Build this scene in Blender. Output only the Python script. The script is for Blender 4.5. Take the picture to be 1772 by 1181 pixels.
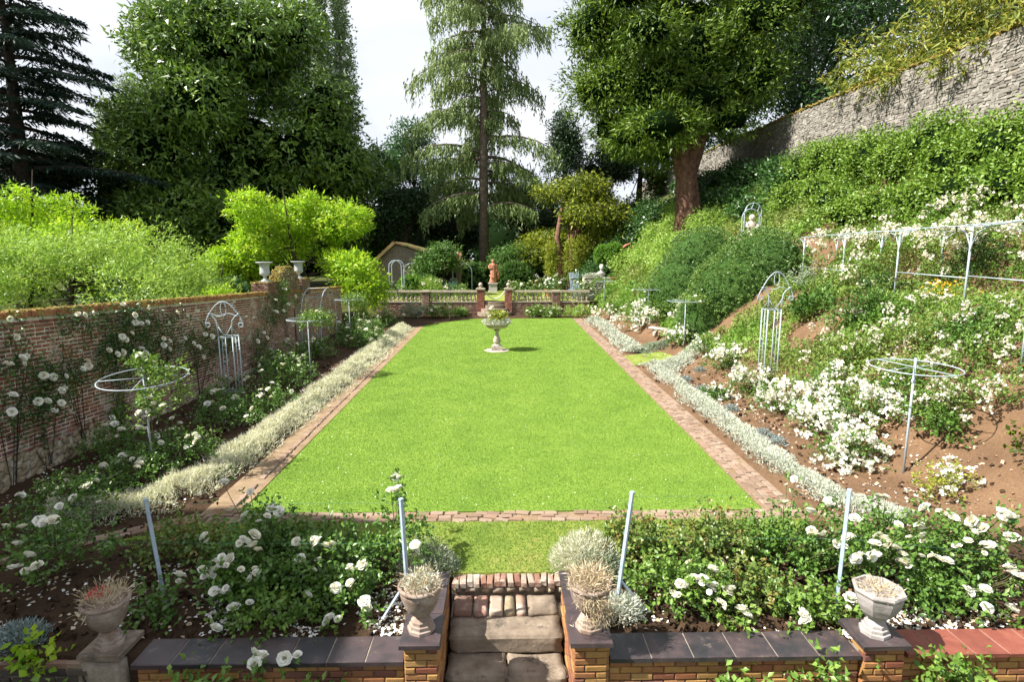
import bpy, bmesh, math, random
import numpy as np
for o in list(bpy.data.objects): bpy.data.objects.remove(o)
S = bpy.context.scene
COL = S.collection
R = math.radians
# ------------------------------------------------------------------ camera, sky, sun, exposure
CAM_H, PITCH, YAW, FPX = 4.1, R(8.7), R(1.1), 984.4
cd = bpy.data.cameras.new('camera'); cam = bpy.data.objects.new('camera', cd); COL.objects.link(cam)
cd.lens = 20.0; cd.sensor_width = 36.0; cd.clip_start = 0.05; cd.clip_end = 3000
cam.location = (0, 0, CAM_H); cam.rotation_euler = (math.pi/2 - PITCH, 0, -YAW)
S.camera = cam
SUN_EL, SUN_AZ = R(47), R(14)          # sun stands to the left, a little behind the camera
sd = Vs = np.array([-math.cos(SUN_EL)*math.cos(SUN_AZ), -math.cos(SUN_EL)*math.sin(SUN_AZ), math.sin(SUN_EL)])
ld = bpy.data.lights.new('sun', 'SUN'); ld.energy = 5.0; ld.angle = R(0.6); ld.color = (1.0, 0.95, 0.87)
sun = bpy.data.objects.new('sun', ld); COL.objects.link(sun)
from mathutils import Vector, Matrix, Euler
sun.rotation_euler = Vector(tuple(sd)).to_track_quat('Z', 'Y').to_euler()
sun.location = (-30, -5, 40)
W = bpy.data.worlds.new('World'); S.world = W; W.use_nodes = True
nt = W.node_tree; nt.nodes.clear()
sky = nt.nodes.new('ShaderNodeTexSky'); sky.sky_type = 'NISHITA'; sky.sun_disc = False
sky.sun_elevation = SUN_EL; sky.sun_rotation = math.atan2(sd[0], sd[1]); sky.air_density = 1.0; sky.dust_density = 1.5; sky.ozone_density = 1.5
tc = nt.nodes.new('ShaderNodeTexCoord')
mp = nt.nodes.new('ShaderNodeMapping'); mp.inputs['Scale'].default_value = (1.0, 1.0, 2.2)
nz = nt.nodes.new('ShaderNodeTexNoise'); nz.inputs['Scale'].default_value = 1.7; nz.inputs['Detail'].default_value = 7; nz.inputs['Roughness'].default_value = .52
cr = nt.nodes.new('ShaderNodeValToRGB'); cr.color_ramp.elements[0].position = .33; cr.color_ramp.elements[1].position = .56
cr.color_ramp.elements[0].color = (.45, .45, .45, 1); cr.color_ramp.elements[1].color = (1, 1, 1, 1)
nz2 = nt.nodes.new('ShaderNodeTexNoise'); nz2.inputs['Scale'].default_value = 3.1; nz2.inputs['Detail'].default_value = 5
cr2 = nt.nodes.new('ShaderNodeValToRGB'); cr2.color_ramp.elements[0].color = (4.4, 4.65, 5.2, 1); cr2.color_ramp.elements[1].color = (5.6, 5.7, 5.85, 1)
cr2.color_ramp.elements[0].position = .45; cr2.color_ramp.elements[1].position = .72
mx = nt.nodes.new('ShaderNodeMix'); mx.data_type = 'RGBA'
bg = nt.nodes.new('ShaderNodeBackground'); bg.inputs['Strength'].default_value = 0.082
wo = nt.nodes.new('ShaderNodeOutputWorld')
lk = nt.links.new
lk(tc.outputs['Generated'], mp.inputs['Vector']); lk(mp.outputs[0], nz.inputs['Vector']); lk(mp.outputs[0], nz2.inputs['Vector'])
lk(nz.outputs['Fac'], cr.inputs['Fac']); lk(nz2.outputs['Fac'], cr2.inputs['Fac'])
lk(cr.outputs['Color'], mx.inputs['Factor']); lk(sky.outputs['Color'], mx.inputs['A']); lk(cr2.outputs['Color'], mx.inputs['B'])
lk(mx.outputs['Result'], bg.inputs['Color']); lk(bg.outputs[0], wo.inputs['Surface'])
S.view_settings.view_transform = 'Standard'; S.view_settings.look = 'None'; S.view_settings.gamma = 1
S.view_settings.use_curve_mapping = False; S.view_settings.exposure = 1.34
S.render.engine = 'CYCLES'; S.render.resolution_x = 1024; S.render.resolution_y = 683
S.cycles.max_bounces = 6; S.cycles.diffuse_bounces = 3; S.cycles.transmission_bounces = 3; S.cycles.transparent_max_bounces = 4

# ------------------------------------------------------------------ measuring helpers (photograph 1772 x 1181)
def ray(px, py):
    a = (px-886)/FPX; b = -(py-590.5)/FPX
    f = math.cos(PITCH)+b*math.sin(PITCH); z = -math.sin(PITCH)+b*math.cos(PITCH)
    return a*math.cos(YAW)+f*math.sin(YAW), -a*math.sin(YAW)+f*math.cos(YAW), z
def oz(px, py, z=0.):
    x, y, d = ray(px, py); t = (z-CAM_H)/d; return x*t, y*t, z
def oy(px, py, Y):
    x, y, d = ray(px, py); t = Y/y; return x*t, Y, CAM_H+d*t
def ox(px, py, X):
    x, y, d = ray(px, py); t = X/x; return X, y*t, CAM_H+d*t
def og(px, py):
    x, y, d = ray(px, py); t = 3.
    while t < 120:
        if CAM_H+d*t <= G(x*t, y*t): break
        t += .04
    return x*t, y*t, float(G(x*t, y*t))

# ------------------------------------------------------------------ terrain height
def sm(a, b, x):
    t = np.clip((np.asarray(x, float)-a)/(b-a), 0, 1); return t*t*(3-2*t)
def hash2(ix, iy, s):
    h = (ix.astype(np.int64)*374761393 + iy.astype(np.int64)*668265263 + s*1442695041) & 0x7fffffff
    h = ((h ^ (h >> 13))*1274126177) & 0x7fffffff
    return ((h ^ (h >> 16)) & 0xffff)/65535.
def vn(x, y, sc, s=1):
    x = np.asarray(x, float)*sc; y = np.asarray(y, float)*sc
    ix = np.floor(x); iy = np.floor(y); fx = x-ix; fy = y-iy
    fx = fx*fx*(3-2*fx); fy = fy*fy*(3-2*fy)
    a = hash2(ix, iy, s); b = hash2(ix+1, iy, s); c = hash2(ix, iy+1, s); d = hash2(ix+1, iy+1, s)
    return (a*(1-fx)+b*fx)*(1-fy)+(c*(1-fx)+d*fx)*fy
TERR_Y, TERR_Z = 38.75, .92
FRONT_Y = 5.38
def foot(y): return 7.2-1.3*sm(27, 42, y)+.0*np.asarray(y)
def bankz(x, y):
    u = np.asarray(x, float)-foot(y)
    far = sm(23, 28, y)
    near = np.interp(u, [-.6, 0, .6, 3.4, 4.9, 9.9, 10.6], [0, .05, .42, 2.75, 3.0, 8.2, 8.4])
    fz = np.interp(u, [-.6, 0, .6, 9.6, 10.6], [0, .06, .5, 8.3, 8.6])
    return (near*(1-far)+fz*far)*(1+.004*(np.asarray(y)-18))
def G(x, y):
    x = np.asarray(x, float); y = np.asarray(y, float)
    base = np.where(y > TERR_Y, TERR_Z, 0.)
    base = np.where(x < -9.3, np.where(y > 14, .4, .2), base)
    base = np.where((x < -9.3) & (y > TERR_Y), TERR_Z, base)
    b = bankz(x, y)
    z = np.maximum(base, b)
    z = np.where((y < FRONT_Y), -1.4, z)
    z = np.where((y < 6.79) & (x > -.75) & (x < .84), -1.4, z)
    return z

# ------------------------------------------------------------------ mesh building
class MB:
    def __init__(s): s.V = []; s.F = []; s.n = 0; s.A = []
    def add(s, v, f, a=None):
        v = np.asarray(v, float).reshape(-1, 3); s.V.append(v)
        for q in f: s.F.append(tuple(int(i)+s.n for i in q))
        s.A += [random.random() if a is None else a]*len(f)
        s.n += len(v)
    def box(s, c, d, rot=None, a=None, cham=0):
        hx, hy, hz = d[0]/2, d[1]/2, d[2]/2
        v = np.array([(x*hx, y*hy, z*hz) for x in (-1, 1) for y in (-1, 1) for z in (-1, 1)])
        if rot is not None: v = v @ np.array(Euler(rot).to_matrix()).T
        s.add(v+np.array(c), [(0,1,3,2),(4,6,7,5),(0,4,5,1),(2,3,7,6),(0,2,6,4),(1,5,7,3)], a)
    def brick(s, c, d, rot=None, a=None, j=.0):      # chamfered front towards -y
        v = brick_verts(d, j)
        if rot is not None: v = v @ np.array(Euler(rot).to_matrix()).T
        s.add(v+np.array(c), BRICK_F, a)
    def tube(s, P, rad, n=6, a=None, cap=True):
        P = np.asarray(P, float); m = len(P)
        rad = np.broadcast_to(np.asarray(rad, float), (m,))
        T = np.gradient(P, axis=0); T /= np.linalg.norm(T, axis=1)[:, None]+1e-9
        u = np.array([0, 0, 1.]) if abs(T[0][2]) < .9 else np.array([1., 0, 0])
        V = []
        for i in range(m):
            u = u-T[i]*np.dot(u, T[i]); u /= np.linalg.norm(u)+1e-9
            w = np.cross(T[i], u)
            for k in range(n):
                t = 2*math.pi*k/n
                V.append(P[i]+rad[i]*(math.cos(t)*u+math.sin(t)*w))
        F = [(i*n+k, i*n+(k+1) % n, (i+1)*n+(k+1) % n, (i+1)*n+k) for i in range(m-1) for k in range(n)]
        if cap: F += [tuple(range(n-1, -1, -1)), tuple(range((m-1)*n, m*n))]
        s.add(V, F, a)
    def loop(s, P, r, n=5, a=None):                  # closed tube
        P = list(P)+[P[0], P[1]]; s.tube(P, r, n, a, cap=False)
    def lathe(s, prof, c=(0, 0, 0), n=24, a=None, mod=None, cap=True):
        V = []; m = len(prof)
        for i, (r, z) in enumerate(prof):
            for k in range(n):
                t = 2*math.pi*k/n; q = r*(mod(t, z, i) if mod else 1)
                V.append((c[0]+q*math.cos(t), c[1]+q*math.sin(t), c[2]+z))
        F = [(i*n+k, i*n+(k+1) % n, (i+1)*n+(k+1) % n, (i+1)*n+k) for i in range(m-1) for k in range(n)]
        if cap: F += [tuple(range(n-1, -1, -1)), tuple(range((m-1)*n, m*n))]
        s.add(V, F, a)
    def blob(s, c, r, n=10, seed=0, amp=.12, a=None):
        V = []; F = []; m = n
        for i in range(m+1):
            ph = math.pi*i/m
            for k in range(2*n):
                t = math.pi*k/n
                d = np.array([math.sin(ph)*math.cos(t), math.sin(ph)*math.sin(t), math.cos(ph)])
                q = 1+amp*(math.sin(3.1*d[0]*2+seed)+math.sin(4.3*d[1]*2+seed*2)+math.sin(3.7*d[2]*2+seed*3))/2
                V.append(np.array(c)+d*np.array(r)*q)
        for i in range(m):
            for k in range(2*n):
                F.append((i*2*n+k, (i+1)*2*n+k, (i+1)*2*n+(k+1) % (2*n), i*2*n+(k+1) % (2*n)))
        s.add(V, F, a)
    def mesh(s, name, m, o=(0, 0, 0), smooth=False):
        me = bpy.data.meshes.new(name)
        V = np.concatenate(s.V)-np.array(o)
        me.from_pydata(V.tolist(), [], s.F)
        at = me.attributes.new('v', 'FLOAT', 'FACE'); at.data.foreach_set('value', np.array(s.A, dtype=np.float32))
        if smooth: me.polygons.foreach_set('use_smooth', [True]*len(me.polygons))
        me.materials.append(M[m] if isinstance(m, str) else m); me.update()
        return me
    def build(s, name, m, parent=None, smooth=False):
        o = parent.location if parent else (0, 0, 0)
        if parent and parent.parent: o = parent.location+parent.parent.location
        return put(name, s.mesh(name, m, tuple(o), smooth), parent)
BRICK_F = [(0,1,2,3),(4,5,1,0),(5,6,2,1),(6,7,3,2),(7,4,0,3),(8,9,5,4),(9,10,6,5),(10,11,7,6),(11,8,4,7)]
def brick_verts(d, j=.0):
    hx, hy, hz = d[0]/2, d[1]/2, d[2]/2; c = min(.009, d[2]*.14)
    v = []
    for (y, i) in ((-hy, c), (-hy+c, 0), (hy, 0)):
        for sx, sz in ((-1, -1), (1, -1), (1, 1), (-1, 1)):
            v.append((sx*(hx-i), y, sz*(hz-i)))
    v = np.array(v)
    if j: v[:8] += np.random.uniform(-j, j, (8, 3))*np.array([1, .5, 1])
    return v
def put(name, me, parent=None, loc=None, rot=None, scale=None):
    o = bpy.data.objects.new(name, me); COL.objects.link(o)
    if parent: o.parent = parent
    if loc is not None: o.location = loc
    if rot is not None: o.rotation_euler = rot
    if scale is not None: o.scale = scale
    return o
def thing(name, label, cat, loc=(0, 0, 0), group=None):
    o = bpy.data.objects.new(name, None); COL.objects.link(o); o.location = loc; o.empty_display_size = .1
    return tag(o, label, cat, group)
def tag(o, label=None, cat=None, group=None, kind=None):
    if label: o['label'] = label
    if cat: o['category'] = cat
    if group: o['group'] = group
    if kind: o['kind'] = kind
    return o
def rawmesh(name, V, faces, v, mat, smooth=False):
    """V (n,3); faces (m,k) same k; v per-face"""
    me = bpy.data.meshes.new(name)
    k = faces.shape[1]; nf = len(faces)
    me.vertices.add(len(V)); me.vertices.foreach_set('co', np.ascontiguousarray(V, dtype=np.float32).ravel())
    me.loops.add(nf*k); me.loops.foreach_set('vertex_index', np.ascontiguousarray(faces, dtype=np.int32).ravel())
    me.polygons.add(nf); me.polygons.foreach_set('loop_start', np.arange(0, nf*k, k, dtype=np.int32))
    if smooth: me.polygons.foreach_set('use_smooth', np.ones(nf, dtype=bool))
    me.update(calc_edges=True)
    at = me.attributes.new('v', 'FLOAT', 'FACE'); at.data.foreach_set('value', np.ascontiguousarray(v, dtype=np.float32))
    me.materials.append(M[mat] if isinstance(mat, str) else mat)
    return me
def unit(a): return a/(np.linalg.norm(a, axis=-1, keepdims=True)+1e-9)
RS = np.random.RandomState(7)
def leafmesh(name, P, A, L, Wd, v, mat, fold=.25, o=(0, 0, 0), up=None, tri=False):
    """one folded rhombus per point: P base points, A axis directions, L lengths, Wd widths"""
    n = len(P); A = unit(A)
    q = RS.normal(size=(n, 3)) if up is None else up+RS.normal(size=(n, 3))*.55
    N = unit(q-A*np.sum(q*A, 1, keepdims=True)); Sd = np.cross(A, N)
    L = np.broadcast_to(L, (n,))[:, None]; Wd = np.broadcast_to(Wd, (n,))[:, None]
    if tri:
        V = np.stack([P-Sd*Wd*.5, P+Sd*Wd*.5+N*Wd*fold*.5, P+A*L], 1).reshape(-1, 3)-np.array(o)
        return rawmesh(name, V, np.arange(3*n).reshape(-1, 3), v, mat)
    m = P+A*L*.48
    V = np.stack([P, m+Sd*Wd*.5+N*Wd*fold, P+A*L-N*Wd*fold*.4, m-Sd*Wd*.5+N*Wd*fold], 1).reshape(-1, 3)-np.array(o)
    b = np.arange(n)[:, None]*4
    F = np.concatenate([b+np.array([0, 1, 2]), b+np.array([0, 2, 3])], 1).reshape(-1, 3)
    return rawmesh(name, V, F, np.repeat(v, 2), mat)
def sphere_pts(n): return unit(RS.normal(size=(n, 3)))
# ------------------------------------------------------------------ materials
M = {}
def nodes(name):
    m = bpy.data.materials.new(name); m.use_nodes = True; M[name] = m
    n = m.node_tree; n.nodes.clear(); return m, n
def ramp(n, cols, pos=None):
    r = n.nodes.new('ShaderNodeValToRGB'); e = r.color_ramp.elements
    while len(e) < len(cols): e.new(.5)
    for i, c in enumerate(cols):
        e[i].position = pos[i] if pos else i/(len(cols)-1.); e[i].color = (*c, 1)
    return r
def noise(n, sc, det=4, rough=.55, vec=None, dist=0):
    t = n.nodes.new('ShaderNodeTexNoise'); t.inputs['Scale'].default_value = sc; t.inputs['Detail'].default_value = det
    t.inputs['Roughness'].default_value = rough; t.inputs['Distortion'].default_value = dist
    if vec: n.links.new(vec, t.inputs['Vector'])
    return t
def math_(n, op, a, b, c=None):
    t = n.nodes.new('ShaderNodeMath'); t.operation = op
    for i, q in enumerate((a, b)):
        if isinstance(q, (int, float)): t.inputs[i].default_value = q
        else: n.links.new(q, t.inputs[i])
    return t.outputs[0]
def mixc(n, f, a, b, mode='MIX'):
    t = n.nodes.new('ShaderNodeMix'); t.data_type = 'RGBA'; t.blend_type = mode
    for k, q in (('Factor', f), ('A', a), ('B', b)):
        if isinstance(q, (int, float)): t.inputs[k].default_value = q
        elif isinstance(q, tuple): t.inputs[k].default_value = (*q, 1)
        else: n.links.new(q, t.inputs[k])
    return t.outputs['Result']
def worldpos(n):
    return n.nodes.new('ShaderNodeNewGeometry').outputs['Position']
def rnd(n):
    a = n.nodes.new('ShaderNodeAttribute'); a.attribute_name = 'v'
    oi = n.nodes.new('ShaderNodeObjectInfo')
    return math_(n, 'FRACT', math_(n, 'ADD', a.outputs['Fac'], oi.outputs['Random']), 0)
def attr(n):
    a = n.nodes.new('ShaderNodeAttribute'); a.attribute_name = 'v'; return a.outputs['Fac']
def finish(n, colr, rough=.8, spec=.3, bump=None, bs=.4, bd=.02, metal=0):
    p = n.nodes.new('ShaderNodeBsdfPrincipled'); o = n.nodes.new('ShaderNodeOutputMaterial')
    if isinstance(colr, tuple): p.inputs['Base Color'].default_value = (*colr, 1)
    else: n.links.new(colr, p.inputs['Base Color'])
    if isinstance(rough, float): p.inputs['Roughness'].default_value = rough
    else: n.links.new(rough, p.inputs['Roughness'])
    p.inputs['Specular IOR Level'].default_value = spec; p.inputs['Metallic'].default_value = metal
    if bump is not None:
        b = n.nodes.new('ShaderNodeBump'); b.inputs['Strength'].default_value = bs; b.inputs['Distance'].default_value = bd
        n.links.new(bump, b.inputs['Height']); n.links.new(b.outputs[0], p.inputs['Normal'])
    n.links.new(p.outputs[0], o.inputs['Surface'])
def leaf_mat(name, cols, trans=.35, rough=.5, spec=.3, patch=None):
    m, n = nodes(name)
    r = ramp(n, cols); n.links.new(attr(n), r.inputs['Fac']); c = r.outputs['Color']
    if patch:
        t = noise(n, patch[0], 3, .6, worldpos(n)); q = ramp(n, [(0, 0, 0), (1, 1, 1)], [.42, .62]); n.links.new(t.outputs['Fac'], q.inputs['Fac'])
        f = math_(n, 'MULTIPLY', q.outputs['Color'], patch[2]); c = mixc(n, f, c, patch[1])
    p = n.nodes.new('ShaderNodeBsdfPrincipled'); p.inputs['Roughness'].default_value = rough; p.inputs['Specular IOR Level'].default_value = spec
    tr = n.nodes.new('ShaderNodeBsdfTranslucent'); mxs = n.nodes.new('ShaderNodeMixShader'); o = n.nodes.new('ShaderNodeOutputMaterial')
    n.links.new(c, p.inputs['Base Color'])
    tcv = mixc(n, .5, c, (1.0, 1.0, .25), 'MULTIPLY'); n.links.new(tcv, tr.inputs['Color'])
    mxs.inputs[0].default_value = trans
    n.links.new(p.outputs[0], mxs.inputs[1]); n.links.new(tr.outputs[0], mxs.inputs[2]); n.links.new(mxs.outputs[0], o.inputs['Surface'])
def stone_mat(name, cols, sc=6., rough=.85, spot=None, bs=.5, bd=.015, spec=.2, tint=0):
    m, n = nodes(name); w = worldpos(n)
    t = noise(n, sc, 6, .65, w); r = ramp(n, cols, None); f = t.outputs['Fac']
    mr = n.nodes.new('ShaderNodeMapRange'); mr.inputs[1].default_value = .3; mr.inputs[2].default_value = .7; n.links.new(f, mr.inputs[0])
    f2 = mr.outputs[0]
    if tint: f2 = math_(n, 'ADD', math_(n, 'MULTIPLY', f2, 1-tint), math_(n, 'MULTIPLY', rnd(n), tint))
    n.links.new(f2, r.inputs['Fac']); c = r.outputs['Color']
    if spot:
        t2 = noise(n, spot[0], 5, .7, w); q = ramp(n, [(0, 0, 0), (1, 1, 1)], [spot[2], spot[2]+.1]); n.links.new(t2.outputs['Fac'], q.inputs['Fac'])
        c = mixc(n, q.outputs['Color'], c, spot[1])
    b = noise(n, sc*6, 6, .7, w)
    finish(n, c, rough, spec, b.outputs['Fac'], bs, bd)
def brick_mat(name, cols, pos=None, spot=None, rough=.85, sp_sc=7):
    m, n = nodes(name); w = worldpos(n)
    r = ramp(n, cols, pos); n.links.new(rnd(n), r.inputs['Fac']); c = r.outputs['Color']
    t = noise(n, 22, 5, .7, w); c = mixc(n, math_(n, 'MULTIPLY', t.outputs['Fac'], .55), c, (.06, .045, .04), 'MIX')
    if spot:
        t2 = noise(n, sp_sc*.25, 6, .75, w); q = ramp(n, [(0, 0, 0), (1, 1, 1)], [spot[1], spot[1]+.13]); n.links.new(t2.outputs['Fac'], q.inputs['Fac'])
        c = mixc(n, math_(n, 'MULTIPLY', q.outputs['Color'], .8), c, spot[0])
    b = noise(n, 60, 5, .7, w)
    finish(n, c, rough, .2, b.outputs['Fac'], .6, .006)
# surfaces
m, n = nodes('soil'); w = worldpos(n)
t = noise(n, 1.3, 6, .65, w); t2 = noise(n, 30, 6, .75, w)
r1 = ramp(n, [(.025, .016, .010), (.075, .046, .028), (.15, .095, .058)], [.25, .55, .8]); n.links.new(math_(n, 'ADD', math_(n, 'MULTIPLY', t.outputs['Fac'], .45), math_(n, 'MULTIPLY', t2.outputs['Fac'], .55)), r1.inputs['Fac'])
bump_h = math_(n, 'ADD', t2.outputs['Fac'], math_(n, 'MULTIPLY', noise(n, 9, 5, .6, w).outputs['Fac'], 1.5))
finish(n, r1.outputs['Color'], .95, .1, bump_h, 1.0, .035)
m, n = nodes('sunlit_dry_soil'); w = worldpos(n)  # drier bank soil, ramp also lightened to paint in its sunlit look
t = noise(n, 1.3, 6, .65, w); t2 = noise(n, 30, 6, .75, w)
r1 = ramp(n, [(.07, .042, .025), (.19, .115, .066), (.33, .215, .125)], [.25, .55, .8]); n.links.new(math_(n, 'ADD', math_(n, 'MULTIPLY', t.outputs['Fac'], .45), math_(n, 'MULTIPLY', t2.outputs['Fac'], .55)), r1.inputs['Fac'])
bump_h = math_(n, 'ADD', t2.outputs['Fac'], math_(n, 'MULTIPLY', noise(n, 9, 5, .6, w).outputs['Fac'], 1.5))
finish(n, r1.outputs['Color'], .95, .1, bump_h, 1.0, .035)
m, n = nodes('lawn'); w = worldpos(n)
t = noise(n, .9, 5, .6, w); t2 = noise(n, 45, 5, .8, w)
r1 = ramp(n, [(.10, .18, .028), (.17, .28, .04), (.25, .34, .06)], [.3, .5, .72])
n.links.new(math_(n, 'ADD', math_(n, 'MULTIPLY', t.outputs['Fac'], .55), math_(n, 'MULTIPLY', t2.outputs['Fac'], .45)), r1.inputs['Fac'])
finish(n, r1.outputs['Color'], .9, .1, t2.outputs['Fac'], .8, .03)
m, n = nodes('dry_lawn'); w = worldpos(n)
t = noise(n, 1.1, 5, .6, w); t2 = noise(n, 50, 5, .8, w)
r1 = ramp(n, [(.11, .18, .03), (.22, .27, .055), (.34, .27, .11)], [.32, .52, .7])
n.links.new(math_(n, 'ADD', math_(n, 'MULTIPLY', t.outputs['Fac'], .6), math_(n, 'MULTIPLY', t2.outputs['Fac'], .4)), r1.inputs['Fac'])
finish(n, r1.outputs['Color'], .9, .1, t2.outputs['Fac'], .8, .03)
m, n = nodes('sandy'); w = worldpos(n)
t = noise(n, 3, 6, .7, w); t2 = noise(n, 60, 5, .8, w)
r1 = ramp(n, [(.13, .085, .05), (.24, .17, .105), (.36, .28, .19)], [.3, .5, .72])
n.links.new(math_(n, 'ADD', math_(n, 'MULTIPLY', t.outputs['Fac'], .6), math_(n, 'MULTIPLY', t2.outputs['Fac'], .4)), r1.inputs['Fac'])
finish(n, r1.outputs['Color'], .95, .1, t2.outputs['Fac'], .7, .02)
m, n = nodes('forest_floor'); w = worldpos(n); t = noise(n, 2, 6, .7, w)
r1 = ramp(n, [(.02, .025, .01), (.06, .07, .02), (.1, .11, .03)]); n.links.new(t.outputs['Fac'], r1.inputs['Fac']); finish(n, r1.outputs['Color'], .95, .1, t.outputs['Fac'], .6, .1)
# the ground sheet: soil near the beds, leafy floor elsewhere
m, n = nodes('grass_blade')
r1 = ramp(n, [(.11, .195, .028), (.17, .285, .04), (.24, .35, .06), (.38, .39, .15)], [.05, .4, .8, 1]); w = worldpos(n)
t = noise(n, .5, 4, .65, w); t3 = noise(n, 2.2, 5, .7, w)
n.links.new(math_(n, 'ADD', math_(n, 'ADD', math_(n, 'MULTIPLY', attr(n), .24), math_(n, 'MULTIPLY', math_(n, 'SUBTRACT', t.outputs['Fac'], .07), 1.0)), math_(n, 'MULTIPLY', math_(n, 'SUBTRACT', t3.outputs['Fac'], .5), .9)), r1.inputs['Fac'])
p = n.nodes.new('ShaderNodeBsdfPrincipled'); p.inputs['Roughness'].default_value = .55; p.inputs['Specular IOR Level'].default_value = .25
tr = n.nodes.new('ShaderNodeBsdfTranslucent'); ms = n.nodes.new('ShaderNodeMixShader'); ms.inputs[0].default_value = .35; o = n.nodes.new('ShaderNodeOutputMaterial')
n.links.new(r1.outputs['Color'], p.inputs['Base Color']); n.links.new(r1.outputs['Color'], tr.inputs['Color'])
n.links.new(p.outputs[0], ms.inputs[1]); n.links.new(tr.outputs[0], ms.inputs[2]); n.links.new(ms.outputs[0], o.inputs['Surface'])

brick_mat('red_brick', [(.16, .07, .055), (.30, .10, .065), (.38, .135, .085), (.22, .10, .09), (.42, .20, .13)], spot=((.55, .49, .44), .53))
brick_mat('capping_brick', [(.30, .11, .06), (.40, .17, .08), (.45, .24, .10)], spot=((.42, .26, .07), .5))
brick_mat('yellow_brick', [(.40, .21, .06), (.44, .25, .08), (.30, .11, .045), (.16, .07, .06), (.42, .2, .07), (.24, .075, .04), (.46, .28, .10)], spot=((.05, .04, .04), .6), sp_sc=14)
brick_mat('old_brick', [(.14, .08, .06), (.22, .12, .085), (.28, .17, .12), (.33, .24, .17)], spot=((.4, .36, .28), .55), sp_sc=12)
brick_mat('path_brick', [(.22, .15, .10), (.30, .21, .15), (.36, .27, .20), (.28, .17, .11)], spot=((.22, .22, .10), .6), sp_sc=8)
brick_mat('dark_brick', [(.05, .045, .04), (.09, .075, .06), (.12, .1, .08)])
brick_mat('step_brick', [(.26, .12, .08), (.33, .19, .13), (.42, .33, .26), (.30, .14, .1)], spot=((.46, .42, .35), .52), sp_sc=16)
stone_mat('mortar', [(.45, .41, .34), (.58, .54, .47), (.68, .64, .56)], 9, .95)
stone_mat('dark_mortar', [(.16, .13, .1), (.26, .22, .17), (.35, .3, .24)], 9, .95)
stone_mat('rubble', [(.17, .13, .08), (.33, .27, .18), (.52, .46, .36)], 3, .95, spot=(5, (.16, .12, .07), .58), tint=.5, bd=.03)
stone_mat('wall_stone', [(.10, .09, .078), (.19, .172, .148), (.28, .258, .225), (.37, .345, .31)], 2.5, .95, spot=(.9, (.13, .125, .12), .6), tint=.55, bd=.03)
stone_mat('slate_coping', [(.012, .012, .014), (.030, .027, .030), (.065, .045, .046), (.045, .045, .05)], 3.5, .42, spot=(7, (.10, .08, .07), .6), bs=.45, bd=.008, spec=.5, tint=.35)
stone_mat('red_tile', [(.13, .04, .028), (.20, .06, .04), (.27, .10, .065)], 6, .6, spot=(7, (.12, .06, .05), .62), bs=.25, bd=.006, spec=.4, tint=.4)
stone_mat('sandstone', [(.11, .085, .065), (.22, .175, .13), (.33, .275, .215)], 4, .9, spot=(3, (.08, .07, .055), .58), bd=.02, tint=.2)
stone_mat('urn_stone', [(.17, .12, .09), (.27, .21, .17), (.40, .34, .29)], 7, .9, spot=(6, (.24, .15, .09), .58), bd=.01)
stone_mat('pale_urn_stone', [(.20, .18, .165), (.30, .275, .26), (.40, .375, .36)], 7, .9, spot=(5, (.3, .27, .25), .62), bd=.01)
stone_mat('lichen_stone', [(.24, .20, .16), (.38, .33, .28), (.50, .45, .40)], 9, .9, spot=(7, (.22, .2, .14), .6), bd=.01)
stone_mat('baluster_stone', [(.26, .22, .16), (.38, .33, .25), (.48, .43, .34)], 8, .9, spot=(5, (.25, .2, .13), .6), bd=.01)
stone_mat('terracotta', [(.30, .12, .07), (.42, .18, .11), (.52, .28, .19)], 6, .8, bd=.008)
stone_mat('cream_statue', [(.50, .42, .32), (.62, .54, .43), (.70, .64, .54)], 8, .85, bd=.006)
stone_mat('grey_statue', [(.30, .28, .26), (.42, .40, .38), (.52, .50, .48)], 8, .85, bd=.006)
stone_mat('white_urn', [(.27, .30, .31), (.36, .39, .40), (.43, .46, .47)], 5, .5, spec=.4, bs=.1, bd=.004)
stone_mat('metal_paint', [(.26, .31, .35), (.33, .385, .425), (.40, .455, .49)], 12, .5, spot=(18, (.22, .17, .13), .66), spec=.4, bs=.15, bd=.002)
stone_mat('blue_metal', [(.26, .34, .42), (.34, .42, .50), (.40, .48, .56)], 10, .45, spec=.5, bs=.1, bd=.002)
stone_mat('teal_paint', [(.16, .36, .33), (.22, .44, .40), (.26, .5, .46)], 10, .5, bs=.1, bd=.002)
stone_mat('wire', [(.03, .10, .07), (.05, .16, .11), (.06, .18, .12)], 8, .5)
stone_mat('bark', [(.025, .02, .015), (.05, .04, .03), (.085, .07, .055)], 5, .95, bs=.9, bd=.05)
stone_mat('red_bark', [(.07, .035, .025), (.15, .08, .055), (.24, .14, .10)], 4, .95, bs=.9, bd=.06)
stone_mat('grey_bark', [(.07, .052, .04), (.13, .10, .08), (.19, .155, .12)], 4, .95, bs=.8, bd=.04)
stone_mat('twig', [(.06, .07, .025), (.10, .10, .04), (.14, .10, .05)], 6, .8)
stone_mat('wood_plank', [(.16, .13, .1), (.26, .22, .17), (.34, .29, .23)], 7, .85)
stone_mat('thatch', [(.10, .07, .03), (.17, .12, .05), (.24, .18, .08)], 3, .95, spot=(1.2, (.07, .10, .025), .5), bs=.9, bd=.06, tint=.3)  # ramp darkened to put tree shade on the barn roof into its colour
stone_mat('roof_tile', [(.16, .07, .05), (.25, .11, .075), (.31, .16, .11)], 4, .9, tint=.5)
stone_mat('barn_wall', [(.10, .08, .065), (.17, .14, .11), (.23, .2, .165)], 7, .95, bs=.8, bd=.03)
stone_mat('dark_void', [(.01, .01, .01), (.015, .013, .012), (.02, .018, .015)], 4, .95)
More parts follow.
